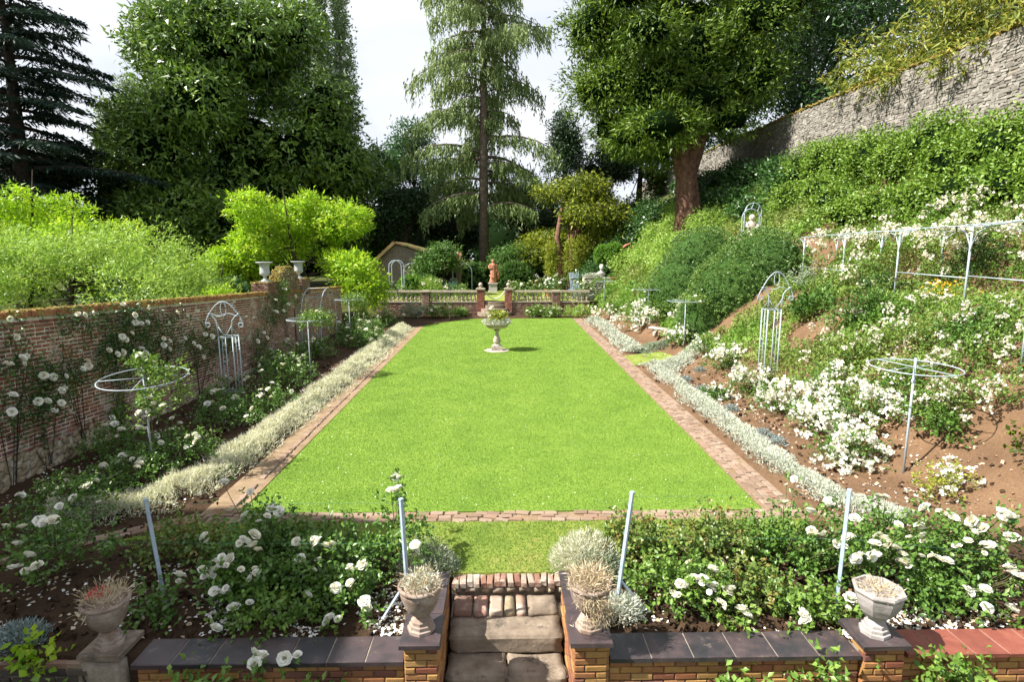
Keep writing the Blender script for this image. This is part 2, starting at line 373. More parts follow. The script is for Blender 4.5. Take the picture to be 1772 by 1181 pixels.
stone_mat('moss', [(.14, .10, .03), (.24, .18, .05), (.30, .25, .06)], 8, .95, bs=.9, bd=.03)
stone_mat('house_render', [(.5, .46, .4), (.56, .52, .46), (.6, .56, .5)], 3, .9)
stone_mat('glass', [(.03, .04, .05), (.04, .05, .06), (.05, .06, .07)], 1, .08, spec=.8, bs=0.0)
stone_mat('rope', [(.5, .46, .4), (.6, .56, .5), (.66, .62, .56)], 20, .9)
stone_mat('pebble', [(.22, .11, .06), (.36, .24, .15), (.5, .4, .3)], 5, .9, tint=.7)
# foliage
leaf_mat('rose_leaf', [(.045, .105, .02), (.09, .185, .03), (.17, .29, .055)], .25, .36, .45)
leaf_mat('rose_leaf_light', [(0.065, 0.141, 0.027), (0.138, 0.248, 0.040), (0.250, 0.362, 0.075)], .3, .4, .4)
leaf_mat('rose_leaf_red', [(0.055, 0.116, 0.022), (0.108, 0.194, 0.034), (0.196, 0.233, 0.055), (0.312, 0.117, 0.052)], .25, .36, .45)
leaf_mat('yellow_leaf', [(.14, .20, .02), (.26, .31, .035), (.42, .42, .07)], .4, .45)
leaf_mat('lime_leaf', [(0.146, 0.295, 0.018), (0.304, 0.498, 0.027), (0.527, 0.620, 0.061)], .5, .45)
leaf_mat('willow_leaf', [(0.152, 0.280, 0.043), (0.288, 0.440, 0.081), (0.463, 0.592, 0.163)], .45, .45)
leaf_mat('chestnut_leaf', [(.03, .065, .011), (.07, .14, .02), (.145, .245, .034), (.24, .35, .06)], .22, .4, .4)
leaf_mat('cedar_leaf', [(.008, .02, .014), (.014, .034, .022), (.024, .05, .03)], .1, .6, .2)
leaf_mat('poplar_leaf', [(.10, .16, .07), (.17, .24, .11), (.26, .34, .17)], .35, .45)
leaf_mat('weeping_leaf', [(.075, .12, .035), (.14, .205, .065), (.23, .30, .11), (.32, .37, .17)], .3, .55)
leaf_mat('yew_leaf', [(.022, .055, .008), (.06, .115, .012), (.13, .21, .022), (.23, .31, .04)], .25, .5)
leaf_mat('gold_leaf', [(.03, .06, .008), (.07, .11, .012), (.22, .26, .02), (.40, .43, .03)], .35, .5)
leaf_mat('dark_leaf', [(.012, .03, .01), (.022, .05, .014), (.04, .085, .02)], .15, .5)
leaf_mat('mid_leaf', [(0.034, 0.091, 0.017), (0.075, 0.162, 0.031), (0.154, 0.266, 0.049)], .3, .45)
leaf_mat('blue_leaf', [(0.034, 0.091, 0.040), (0.062, 0.143, 0.062), (0.119, 0.224, 0.105)], .3, .45)
leaf_mat('box_leaf', [(0.057, 0.144, 0.017), (0.125, 0.262, 0.031), (0.238, 0.412, 0.056)], .3, .4, .35)
leaf_mat('topiary_leaf', [(.06, .125, .035), (.11, .21, .055), (.19, .31, .09)], .2, .42, .35, patch=(.5, (.16, .24, .03), .4))
leaf_mat('bank_leaf', [(0.066, 0.158, 0.028), (0.137, 0.267, 0.040), (0.245, 0.388, 0.074), (0.351, 0.438, 0.130)], .32, .45, .3, patch=(.45, (.25, .23, .085), .5))
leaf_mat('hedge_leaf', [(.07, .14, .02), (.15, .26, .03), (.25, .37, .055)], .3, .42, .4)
leaf_mat('bamboo_leaf', [(.05, .09, .016), (.14, .19, .028), (.25, .28, .042), (.40, .36, .07)], .35, .45)
leaf_mat('silver_leaf', [(.31, .35, .28), (.49, .52, .44), (.68, .70, .62)], .2, .7, .1)
leaf_mat('cream_leaf', [(.42, .44, .32), (.66, .65, .54), (.83, .81, .73)], .4, .7, .1)
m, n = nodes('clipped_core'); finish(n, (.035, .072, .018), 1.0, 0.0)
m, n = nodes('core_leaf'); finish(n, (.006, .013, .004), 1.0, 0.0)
leaf_mat('greygreen_leaf', [(.16, .22, .14), (.26, .32, .22), (.40, .44, .33)], .25, .6, .15)
leaf_mat('dry_leaf', [(.34, .25, .14), (.52, .42, .28), (.68, .60, .46)], .25, .7, .1)
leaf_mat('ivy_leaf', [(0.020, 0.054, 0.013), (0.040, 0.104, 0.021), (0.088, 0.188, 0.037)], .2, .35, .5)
leaf_mat('grey_blue_leaf', [(.16, .22, .22), (.25, .32, .32), (.36, .42, .42)], .2, .6, .15)
leaf_mat('pale_petal', [(.82, .78, .66), (.88, .85, .76), (.91, .89, .84)], .28, .55, .2)
leaf_mat('petal', [(.80, .80, .75), (.88, .87, .83), (.92, .91, .88)], .28, .55, .2)
leaf_mat('cream_petal', [(.80, .72, .62), (.84, .80, .72), (.87, .84, .78)], .28, .55, .2)
leaf_mat('yellow_petal', [(.75, .45, .02), (.85, .6, .03), (.85, .65, .08)], .2, .6, .2)
leaf_mat('red_petal', [(.45, .03, .05), (.6, .06, .08), (.7, .12, .1)], .2, .6, .2)
# ================================================================== SETTING: ground, lawn, paths
def lines(*segs):
    a = []
    for lo, hi, st in segs: a += list(np.arange(lo, hi, st))
    return a
xs = sorted(set(np.round(lines((-120, -30, 10), (-30, -9.6, 2), (-9.0, 18.5, .22), (18.5, 40, 2.5), (40, 121, 10)) + [-9.31, -9.29, -.76, -.74, .83, .85], 3)))
ys = sorted(set(np.round(lines((-40, 4, 6), (4, 5.2, .6), (5.5, 9, .12), (9, 45, .25), (45, 80, 2.5), (80, 400, 20)) + [5.37, 5.39, 6.78, 6.80, 38.74, 38.76], 3)))
X, Y = np.meshgrid(xs, ys)
Z = G(X, Y)
rough = (vn(X, Y, 3.5, 3)-.5)*.07+(vn(X, Y, 9, 4)-.5)*.05
LAWN = [(-4.15, 8.62), (4.2, 8.6), (4.55, 36.3), (-2, 36.0), (-4.4, 32.8)]
STRIP = [(-5.6, 7.75), (-4.3, 7.9), (-3.6, 7.55), (-1.5, 7.45), (-.78, 6.83), (.92, 6.83), (1.5, 7.45), (3.9, 7.55), (4.5, 7.9), (4.75, 8.25), (-4.6, 8.25)]
flat = ((X > -4.9) & (X < 5.0) & (Y > 6.4) & (Y < 36.6)) | (Y > 38.7)
Z = Z+np.where(flat, np.where(Y > 38.7, -.03, -.03+rough*.2), np.where(Y > 5.6, rough, 0))
nx, ny = len(xs), len(ys)
V = np.stack([X, Y, Z], -1).reshape(-1, 3)
i, j = np.meshgrid(np.arange(nx-1), np.arange(ny-1)); q = (j*nx+i).ravel()
F = np.stack([q, q+1, q+1+nx, q+nx], 1)
me = rawmesh('ground', V, F, np.zeros(len(F)), 'soil')
me.materials.append(M['forest_floor']); me.materials.append(M['sunlit_dry_soil'])
cx = V[F].mean(1)
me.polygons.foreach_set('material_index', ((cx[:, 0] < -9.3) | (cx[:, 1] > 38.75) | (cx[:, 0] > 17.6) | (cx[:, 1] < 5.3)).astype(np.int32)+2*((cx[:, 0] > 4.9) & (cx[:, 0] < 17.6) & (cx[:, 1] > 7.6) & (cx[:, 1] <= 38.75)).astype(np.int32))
tag(put('ground', me), kind='structure')

def inpoly(x, y, P):
    r = np.zeros(len(x), bool); n = len(P)
    for a in range(n):
        x1, y1 = P[a]; x2, y2 = P[(a+1) % n]
        c = ((y1 > y) != (y2 > y)) & (x < (x2-x1)*(y-y1)/((y2-y1) or 1e-9)+x1); r ^= c
    return r
def sheet(name, P, z, mat, kind='structure'):
    b = MB(); n = len(P)
    b.add([(x, y, z) for x, y in P]+[(x, y, z-.06) for x, y in P], [tuple(range(n))]+[(k+n, (k+1) % n+n, (k+1) % n, k) for k in range(n)], .5)
    return tag(b.build(name, mat), kind=kind)
sheet('lawn', LAWN, .022, 'lawn')
sheet('grass_strip', STRIP, .02, 'dry_lawn')
sheet('side_grass', [(4.95, 20.6), (7.6, 21.9), (8.6, 24.4), (7.4, 24.0), (4.95, 22.6)], .02, 'dry_lawn')
sheet('terrace_lawn', [(-7.5, 38.95), (5.2, 38.95), (5.2, 60), (-7.5, 60)], TERR_Z+.02, 'dry_lawn')
sheet('left_path', [(-4.78, 8.6), (-4.19, 8.66), (-4.42, 32.7), (-4.95, 32.2)], .012, 'sandy')
sheet('right_path', [(4.235, 8.2), (4.83, 8.2), (5.12, 36.0), (4.58, 36.3)], .008, 'sandy')
sheet('front_path', [(-4.9, 8.22), (4.8, 8.22), (4.8, 8.58), (-4.9, 8.6)], .0075, 'sandy')

def leafmesh_late(nm, P, n):
    return leafmesh(nm, P, RS.normal(size=(n, 3))*np.array([1, 1, .3]), .022*RS.uniform(.5, 1.5, n), .018, RS.rand(n), 'petal', .1, up=np.array([0, 0, 1.5]))
def blades(name, P, dens_near, dens_far, z, ln, mat, label, cat, parent=None):
    P = np.array(P); lo = P.min(0); hi = P.max(0); n = int((hi-lo).prod()*dens_near)
    x = RS.uniform(lo[0], hi[0], n); y = RS.uniform(lo[1], hi[1], n)
    k = inpoly(x, y, P.tolist()) & (RS.rand(n) < np.clip((11/np.maximum(y, 9))**1.3, dens_far, 1))
    x, y = x[k], y[k]; n = len(x); x = x+RS.normal(size=n)*.022; y = y+RS.normal(size=n)*.022
    sc = np.clip(y/11, 1, 2.2)
    A = np.stack([RS.normal(size=n)*.75, RS.normal(size=n)*.75, np.ones(n)], 1); A = unit(A)
    Sd = unit(np.cross(A, RS.normal(size=(n, 3))))
    L = ln*RS.uniform(.6, 1.3, n); wd = .005*sc
    p = np.stack([x, y, np.full(n, z)], 1)
    V = np.stack([p-Sd*wd[:, None], p+Sd*wd[:, None], p+A*L[:, None]], 1).reshape(-1, 3)
    F = np.arange(3*n).reshape(-1, 3)
    return tag(put(name, rawmesh(name, V, F, RS.rand(n), mat)), label, cat, kind='stuff')
blades('lawn_grass', LAWN, 3600, .2, .02, .026, 'grass_blade', 'short bright green mown grass of the long lawn', 'grass')
RS = np.random.RandomState(17)
n = 650; x = RS.uniform(-4.1, 4.3, n); y = 8.8+27*RS.rand(n)**1.6; P = np.stack([x, y, np.full(n, .05)], 1)
tag(put('lawn_flecks', leafmesh_late('lawn_flecks', P, n)), 'tiny daisies and stray petals scattered over the lawn', 'daisies', kind='stuff')
blades('strip_grass', STRIP, 3000, 1, .018, .04, 'grass_blade', 'worn yellowing grass between the steps and brick path', 'grass')

# brick paths: the nearest 300 bricks singly, the rest joined
bm_path = []
def path_row(p0, p1, rows, wid, first):
    p0 = np.array(p0, float); p1 = np.array(p1, float); d = p1-p0; ln = np.linalg.norm(d); d /= ln; s = np.array([-d[1], d[0]])
    for r in range(rows):
        t = first*(r % 2)*.5-.05
        while t < ln:
            L = .215*random.uniform(.9, 1.06)
            c = p0+d*(t+L/2)+s*(r+.5)*wid
            mid = abs(c[0]-.2) < 1.1 and c[1] < 8.7
            if random.random() > (.16 if mid else .045): bm_path.append((c[0]+random.gauss(0, .012 if mid else .005), c[1]+random.gauss(0, .012 if mid else .005), math.atan2(d[1], d[0])+random.gauss(0, .16 if mid else .035), L, wid))
            t += L+.014
random.seed(3)
path_row((-4.85, 8.24), (4.25, 8.24), 3, .116, .22)
path_row((4.8, 8.25), (5.1, 36), 4, .128, .22)
path_row((4.85, 8.42), (6.6, 7.15), 2, .116, .22)
path_row((-6.9, 7.05), (-4.75, 8.36), 2, .116, .22)
path_row((-4.32, 8.7), (-4.55, 22), 1, .116, .22)
bm_path.sort(key=lambda b: b[0]**2+b[1]**2)
root = tag(bpy.data.objects.new('brick_path', None), kind='structure'); COL.objects.link(root)
PB = []
for k in range(6):
    b = MB(); b.brick((0, 0, 0), (.205, .06, .105), (R(-90), 0, 0), j=.006); me = b.mesh('brick', 'path_brick'); PB.append(me)
rest = MB()
for k, (x, y, a, L, wd) in enumerate(bm_path):
    z = .004+random.gauss(0, .004)
    if k < 300: put('brick', PB[k % 6], root, (x, y, z), (random.gauss(0, .03), random.gauss(0, .03), a), (L/.215, wd/.116, 1))
    else: rest.brick((x, y, z), (L*.95, .06, wd*.92), (R(-90), 0, a), j=.005)
tag(rest.build('bricks_beyond', 'path_brick', root), kind='stuff')

# ================================================================== WALLS
def rough_slab(name, c, d, mat, parent, seed, amp=.018, cuts=6, bev=.03, rot=(0, 0, 0)):
    bm = bmesh.new(); bmesh.ops.create_cube(bm, size=1)
    for v in bm.verts: v.co = Vector((v.co.x*d[0], v.co.y*d[1], v.co.z*d[2]))
    bmesh.ops.bevel(bm, geom=bm.edges[:], offset=bev, segments=2, affect='EDGES')
    long = [e for e in bm.edges if e.calc_length() > .12]
    bmesh.ops.subdivide_edges(bm, edges=long, cuts=cuts, use_grid_fill=True)
    for v in bm.verts:
        x, y, z = v.co
        q = vn(np.array([x*1.+seed*7]), np.array([y+z*1.7]), 6, seed)[0]-.5; q2 = vn(np.array([x+seed*3]), np.array([y-z]), 19, seed+5)[0]-.5
        v.co += Vector((x/d[0], y/d[1], z/d[2]))*(q*2.5+q2)*amp*1.4
    me = bpy.data.meshes.new(name); bm.to_mesh(me); bm.free()
    for p in me.polygons: p.use_smooth = True
    me.materials.append(M[mat])
    o = parent.location if parent else Vector((0, 0, 0))
    return put(name, me, parent, Vector(c)-o, rot)

YB = []
for k in range(4):
    b = MB(); b.brick((0, 0, 0), (.215, .1, .065), None, j=.003); YB.append(b.mesh('brick', 'yellow_brick'))
YH = []
b = MB(); b.brick((0, 0, 0), (.102, .1, .065), None, j=.002); YH.append(b.mesh('brick', 'yellow_brick'))
def brick_face(root, x0, x1, z0, z1, y, meshes, half, ang=0., org=None):
    """courses on a face; ang 0 faces -y, 90 faces +x, -90 faces -x (x0..x1 then run along y at plane org)"""
    z = z1; c = 0
    while z-.075 > z0-.001:
        t = x0; zc = z-.0375; i = 0
        while t < x1-.03:
            L = .225 if (i > 0 or c % 2 == 0) else .112
            if t+L > x1+.06: L = .112
            w = min(L, x1-t)
            ms = half[0] if L < .15 else random.choice(meshes)
            sc = (w/L, 1, 1)
            p = (t+w/2, y+.05+random.gauss(0, .002), zc) if ang == 0 else (y-math.copysign(.05, ang), t+w/2, zc)
            put('brick', ms, root, Vector(p)-root.location, (0, 0, R(ang)), sc)
            t += L; i += 1
        z -= .075; c += 1
def coping(root, x0, x1, n, y0, y1, z, th, mat, name='coping_slab'):
    w = (x1-x0)/n
    b = MB(); b.box(((x0+x1)/2, (y0+y1)/2, z-th/2-.003), (x1-x0-.03, y1-y0-.02, th-.008)); b.build('joint_mortar', 'dark_mortar', root)
    for k in range(n):
        b = MB(); a = random.random()
        xc = x0+w*(k+.5); d = (w-.009, y1-y0, th)
        hx, hy, hz = d[0]/2, d[1]/2, th/2; c = .006
        vs = []
        for zz, i in ((-hz, 0), (hz-c, 0), (hz, c)):
            for sx, sy in ((-1, -1), (1, -1), (1, 1), (-1, 1)): vs.append((xc+sx*(hx-i), (y0+y1)/2+sy*(hy-i)+random.gauss(0, .002), z-hz+zz+random.gauss(0, .001)))
        b.add(vs, [(3, 2, 1, 0), (0, 1, 5, 4), (1, 2, 6, 5), (2, 3, 7, 6), (3, 0, 4, 7), (4, 5, 9, 8), (5, 6, 10, 9), (6, 7, 11, 10), (7, 4, 8, 11), (8, 9, 10, 11)], a)
        b.build(name, mat, root)
random.seed(5)
CZ = .06
def core(root, lo, hi, mat='mortar', name='wall_core'):
    b = MB(); b.box([(p+q)/2 for p, q in zip(lo, hi)], [q-p for p, q in zip(lo, hi)]); return b.build(name, mat, root)
fl = thing('retaining_wall', 'low yellow brick wall with dark slate coping left of the steps', 'wall', (-2.3, 5.3, -1.4))
core(fl, (-3.66, 5.225, -1.4), (-.985, 5.52, .0), 'dark_mortar')
brick_face(fl, -3.66, -.99, -.6, CZ-.055, 5.2, YB, YH)
coping(fl, -3.70, -.985, 7, 5.165, 5.56, CZ, .05, 'slate_coping')
fr = thing('retaining_wall', 'low yellow brick wall with dark slate coping right of the steps', 'wall', (2.3, 5.3, -1.4))
core(fr, (1.085, 5.225, -1.4), (3.66, 5.52, .0), 'dark_mortar')
brick_face(fr, 1.09, 3.66, -.6, CZ-.055, 5.2, YB, YH)
coping(fr, 1.085, 3.66, 6, 5.165, 5.56, CZ, .05, 'slate_coping')
pr = thing('wall_pier', 'square yellow brick pier with slate cap under the pale urn', 'pier', (3.9, 5.35, -1.4))
core(pr, (3.685, 5.17, -1.4), (4.075, 5.53, .145), 'dark_mortar')
brick_face(pr, 3.67, 4.09, -.6, .147, 5.145, YB, YH); brick_face(pr, 5.16, 5.5, .0, .147, 3.66, YB, YH, -90)
coping(pr, 3.63, 4.13, 1, 5.11, 5.56, .2, .05, 'slate_coping', 'cap_slab')
ft = thing('retaining_wall', 'low yellow brick wall with red tile coping at the far right', 'wall', (5.3, 5.3, -1.4))
core(ft, (4.1, 5.225, -1.4), (6.6, 5.52, .0), 'dark_mortar')
brick_face(ft, 4.1, 6.6, -.6, CZ-.055, 5.2, YB, YH)
coping(ft, 4.135, 6.6, 7, 5.165, 5.56, CZ, .045, 'red_tile')
for nm, xa, xb, lab in (('l', -.98, -.64, 'stepped brick flank wall with dark coping on the left of the steps'), ('r', .72, 1.08, 'brick flank wall with slate cap on the right of the steps')):
    f = thing('flank_wall', lab, 'wall', ((xa+xb)/2, 5.7, -1.4))
    core(f, (xa+.02, 5.17, -1.4), (xb-.02, 6.42, .225), 'dark_mortar')
    brick_face(f, xa, xb, -.6, .227, 5.145, YB, YH)
    brick_face(f, 5.16, 6.42, -.65, .227, xb, YB, YH, 90); brick_face(f, 5.16, 6.42, -.65, .227, xa, YB, YH, -90)
    coping(f, xa-.045, xb+.03, 1, 5.10, 5.60, .282, .05, 'slate_coping', 'cap_slab')
    for k in range(3): coping(f, xa-.03, xb+.015, 1, 5.61+k*.28, 5.88+k*.28, .28-.004*k, .045, 'slate_coping', 'coping_slab')
# old wall in the lower left corner
ow = thing('old_wall', 'crumbling dark brick wall with broken brick top in lower left corner', 'wall', (-5, 5.5, -1.4))
core(ow, (-7.6, 5.32, -1.4), (-4.3, 5.6, -.08), 'dark_mortar')
DB = []
for k in range(4):
    b = MB(); b.brick((0, 0, 0), (.21, .1, .07), None, j=.01); DB.append(b.mesh('brick', 'dark_brick'))
OB = []
for k in range(4):
    b = MB(); b.brick((0, 0, 0), (.21, .1, .07), (R(-90), 0, 0), j=.012); OB.append(b.mesh('brick', 'old_brick'))
z = -.09
for c in range(6):
    t = -7.6+(c % 2)*.11
    while t < -4.35:
        put('brick', random.choice(DB), ow, Vector((t+.11, 5.35+random.gauss(0, .008), z-.04))-ow.location, (random.gauss(0, .03), 0, random.gauss(0, .04))); t += .226
    z -= .082
t = -7.6
while t < -4.4:
    for r in range(4): put('brick', random.choice(OB), ow, Vector((t+.11+random.gauss(0, .012), 5.35+r*.078, -.09+random.gauss(0, .012)))-ow.location, (random.gauss(0, .05), random.gauss(0, .05), random.gauss(0, .06)))
    t += .226
op = thing('wall_pier', 'weathered dark stone pier under the leftmost urn', 'pier', (-4.08, 5.48, -1.4))
rough_slab('pier_block', (-4.08, 5.47, -.68), (.42, .36, 1.4), 'dark_mortar', op, 3, .02, 5)
coping(op, -4.30, -3.86, 1, 5.27, 5.68, .085, .06, 'sandstone', 'cap_slab')

# ------------------------------------------------------------------ steps
st = thing('garden_steps', 'worn stone and brick steps between the two flank walls', 'steps', (.04, 5.9, -1.4))
x = -.62; k = 0
while x < .88:
    w = .082; b = MB(); b.brick((x+w/2, 6.74+random.gauss(0, .008), -.035+random.gauss(0, .006)), (w-.01, .07, .21), (R(-90), 0, random.gauss(0, .05)), j=.008); b.build('brick', 'step_brick', st); x += w+.004
x = -.62
while x < .84:
    w = random.uniform(.12, .2); rough_slab('riser_stone', (x+w/2, 6.70, -.115), (w-.02, .12, .1), 'rubble' if random.random() < .6 else 'sandstone', st, int(x*50)+99, .012, 3, .02); x += w
core(st, (-.64, 6.69, -1.3), (.82, 6.84, -.1), 'dark_mortar', 'step_core')
for k, (a, bb, mt) in enumerate(((-.60, -.36, 'old_brick'), (-.35, -.17, 'step_brick'), (-.16, .02, 'step_brick'), (.03, .16, 'rubble'), (.17, .30, 'step_brick'), (.31, .68, 'sandstone'))):
    rough_slab('tread_stone', ((a+bb)/2, 6.44, -.205), (bb-a-.012, .34, .1), mt, st, 20+k, .008, 5, .01)
core(st, (-.62, 6.3, -1.3), (.70, 6.6, -.24), 'dark_mortar', 'step_core')
rough_slab('step_slab', (.04, 6.10, -.325), (1.30, .40, .21), 'sandstone', st, 31, .02, 12, .02)
rough_slab('step_slab', (-.28, 5.74, -.52), (.66, .44, .19), 'sandstone', st, 32, .02, 9, .02)
rough_slab('step_slab', (.375, 5.74, -.525), (.64, .43, .19), 'sandstone', st, 33, .02, 9, .02)
rough_slab('step_slab', (.04, 5.38, -.73), (1.3, .46, .19), 'sandstone', st, 34, .02, 9, .035)
core(st, (-.62, 5.3, -1.4), (.70, 6.3, -.8), 'dark_mortar', 'step_core')

# ------------------------------------------------------------------ left garden wall
WX, WS = -8.72, .035            # face plane and fall of the courses with distance
def wtop(y): return 3.42-WS*y
def wbot(y): return .84-WS*y
gw = thing('garden_wall', 'tall old red brick wall on rubble footing along the left bed', 'wall', (-8.9, 20, 0))
b = MB()
Y0, Y1 = 8.2, 31.2
b.add([(WX-.006, Y0, -.2), (WX-.006, Y1, -.2), (WX-.006, Y1, wtop(Y1)-.1), (WX-.006, Y0, wtop(Y0)-.1), (WX-.36, Y0, -.2), (WX-.36, Y1, -.2), (WX-.36, Y1, wtop(Y1)-.1), (WX-.36, Y0, wtop(Y0)-.1)],
      [(0, 1, 2, 3), (7, 6, 5, 4), (3, 2, 6, 7), (0, 3, 7, 4), (1, 5, 6, 2)])
b.build('wall_core', 'mortar', gw)
WB = []
for k in range(8):
    b = MB(); b.brick((0, 0, 0), (.21, .06, .062), None, j=.006); WB.append(b.mesh('brick', 'red_brick'))
bl = []
ncou = 31
random.seed(11)
for c in range(ncou):
    t = Y0+(c % 2)*.11
    while t < Y1-.1:
        L = .225 if random.random() < .62 else .112
        zc = .84+.04+c*.078
        if not (zc+.05 > 3.42-.12): 
            pr_ = .012 if c in (0, ncou-1, ncou-2) and (c != ncou-2 or int(t/.225) % 2) else 0
            bl.append((t+L/2, zc-WS*(t+L/2), L, pr_))
        t += L+.004
bl.sort(key=lambda q: q[0])
vis = [q for q in bl if q[0] > 9.7]; pre = [q for q in bl if q[0] <= 9.7]
rest = MB()
for k, (yy, zz, L, pr_) in enumerate(vis+pre):
    dx = random.gauss(0, .004)+pr_
    if k < 300: put('brick', WB[k % 8], gw, Vector((WX-.026+dx, yy, zz))-gw.location, (random.gauss(0, .012), WS+random.gauss(0, .012), R(90)+random.gauss(0, .012)), (L*.92/.21, 1, random.uniform(.88, 1.0)))
    elif random.random() > .015: rest.brick((WX-.026+dx, yy, zz), (L*.92, .06, .058), (random.gauss(0, .01), WS+random.gauss(0, .01), R(90)+random.gauss(0, .012)), j=.004)
tag(rest.build('bricks_beyond', 'red_brick', gw), kind='stuff')
cap = MB(); t = Y0
while t < Y1:
    cap.box((WX-.165+random.gauss(0, .006), t+.037, wtop(t)-.045+random.gauss(0, .006)), (.42, .066, .11), (-WS, 0, 0)); t += .074
tag(cap.build('capping_bricks', 'capping_brick', gw), kind='stuff')
mo = MB(); ms_y = np.arange(Y0, Y1, .09); P = []
for k in range(2600):
    t = random.uniform(Y0, Y1); mo.box((WX-.17+random.uniform(-.2, .2), t, wtop(t)+.012+random.random()*.012), (random.uniform(.02, .09), random.uniform(.02, .12), random.uniform(.02, .035)), (random.random()*.3, random.random()*.3, random.random()*3))
tag(mo.build('moss_cover', 'moss', gw), kind='stuff')
# rubble footing
RK = []
def rockmesh(seed, mat, sub=2, amp=.25):
    bm = bmesh.new(); bmesh.ops.create_icosphere(bm, subdivisions=sub, radius=.5)
    rr = random.Random(seed)
    ph = [rr.random()*6 for _ in range(6)]
    for v in bm.verts:
        x, y, z = v.co; q = 1+amp*(math.sin(5*x+ph[0])*math.sin(6*y+ph[1])+math.sin(7*z+ph[2])*.6+rr.uniform(-.3, .3))
        v.co = Vector((max(-.42, min(.42, x*q)), max(-.42, min(.42, y*q)), max(-.42, min(.42, z*q))))
    me = bpy.data.meshes.new('stone'); bm.to_mesh(me); bm.free(); me.materials.append(M[mat]); return me
for k in range(6): RK.append(rockmesh(k, 'rubble'))
n_ = 0; t = 9.5
while t < 19:
    z = -.03
    while z < wbot(t)-.02:
        h = random.uniform(.09, .19); w = random.uniform(.12, .28)
        put('stone', random.choice(RK), gw, Vector((WX-.012+random.gauss(0, .01), t+random.uniform(-.06, .06), z+h/2))-gw.location, (random.random()*.4, random.random()*.4, random.random()*.4), (.11, w*1.05, h*1.1)); n_ += 1
        z += h*.92
    t += .155
# gateway in the wall: two piers, an arched brick head and a plank door
gp = thing('gateway', 'arched brick gate head with two square piers rising above the left wall', 'gateway', (-8.9, 23.8, 0))
def gbox(lo, hi, nm='pier'):
    b = MB(); L = .075; z = lo[2]; c = 0
    b.box([(p+q)/2 for p, q in zip(lo, hi)], [q-p-.03 for p, q in zip(lo, hi)], a=.5)
    while z < hi[2]-.03:
        for (face, a0, a1) in (('x', lo[1], hi[1]), ('y', lo[0], hi[0])):
            t = a0+(c % 2)*.06
            while t < a1-.05:
                w = min(.2, a1-t)
                if face == 'x': b.brick((hi[0]-.03, t+w/2, z+.037), (w-.012, .06, .064), (0, 0, R(90)))
                else: b.brick((t+w/2, lo[1]+.03, z+.037), (w-.012, .06, .064))
                t += .21
        z += .076; c += 1
    return b.build(nm, 'old_brick', gp)
gbox((-9.3, 21.4, 2.45), (-8.66, 22.55, 3.02)); gbox((-9.3, 25.05, 2.35), (-8.66, 26.1, 3.0))
gbox((-9.2, 22.55, 2.4), (-8.72, 25.05, 2.78), 'head_course')
b = MB(); pts = [(22.75, 2.75)]+[(23.8-1.02*math.cos(R(a)), 2.75+.78*math.sin(R(a))) for a in range(10, 180, 10)]+[(24.85, 2.75)]
n_ = len(pts); b.add([(-8.74, y, z) for y, z in pts]+[(-9.15, y, z) for y, z in pts], [tuple(range(n_)), tuple(range(2*n_-1, n_-1, -1))]+[(k, k+n_, (k+1) % n_+n_, (k+1) % n_) for k in range(n_)], .3)
b.build('arched_head', 'dark_mortar', gp)
b = MB()
z = 2.79
while z < 3.5:
    hw = 1.0*math.sqrt(max(0, 1-((z-2.75)/.78)**2))-.04; t = 23.8-hw
    while t < 23.8+hw-.05:
        w = min(.2, 23.8+hw-t); b.brick((-8.745, t+w/2, z), (w-.012, .05, .062), (0, 0, R(90))); t += .21
    z += .076
tag(b.build('head_bricks', 'old_brick', gp), kind='stuff')
b = MB()
for k in range(420):
    a = random.uniform(5, 175); b.box((-8.95+random.uniform(-.22, .22), 23.8-1.04*math.cos(R(a)), 2.77+.8*math.sin(R(a))), (.08, .1, .05), (random.random(), random.random(), random.random()))
for k in range(260):
    p = random.choice(((21.4, 22.55, 3.02), (25.05, 26.1, 3.0))); b.box((random.uniform(-9.3, -8.66), random.uniform(p[0], p[1]), p[2]+.01), (.09, .1, .05), (random.random()*.4, random.random()*.4, random.random()*3))
tag(b.build('moss_cover', 'moss', gp), kind='stuff')
for k in range(6):
    b = MB(); b.box((-8.66, 24.1+k*.16, .95), (.035, .15, 1.75), a=random.random()); b.build('door_plank', 'wood_plank', gp)
for z in (.5, 1.4):
    b = MB(); b.box((-8.635, 24.5, z), (.03, .9, .1), a=.6); b.build('door_ledge', 'wood_plank', gp)

# ------------------------------------------------------------------ right stone wall on top of the bank
SX = 17.35
def stop_(y): return np.interp(y, [14, 18.5, 32, 47, 72], [11.3, 11.6, 12.25, 12.6, 12.8])
sw = thing('stone_wall', 'long pale rubble stone wall along the top of the bank', 'wall', (17.5, 35, 8))
b = MB(); yy = [12, 18.5, 25, 32, 39, 47, 72]; n_ = len(yy)
b.add([(SX+.05, y, 6.) for y in yy]+[(SX+.05, y, stop_(y)-.06) for y in yy]+[(SX+.5, y, stop_(y)-.06) for y in yy]+[(SX+.5, y, 6.) for y in yy],
      [(k+1+r*n_, k+r*n_, k+(r+1)*n_, k+1+(r+1)*n_) for r in range(3) for k in range(n_-1)])
b.build('wall_core', 'dark_mortar', sw)
random.seed(21)
sb = []
for c in range(34):
    t = 13.0+random.random()*.2
    while t < 71:
        fr_ = 1+max(0, (t-30)/25)
        L = random.uniform(.1, .33)*fr_
        zc = float(stop_(t))-.1-c*.102
        if zc > G(SX-.3, t)+.1: sb.append((t+L/2, zc, L))
        t += L+.012
sb.sort(key=lambda q: q[0] if q[0] > 18.2 else 99)
SB = []
for k in range(8):
    b = MB(); b.brick((0, 0, 0), (.27, .16, .108), None, j=.028); SB.append(b.mesh('stone', 'wall_stone'))
rest = MB()
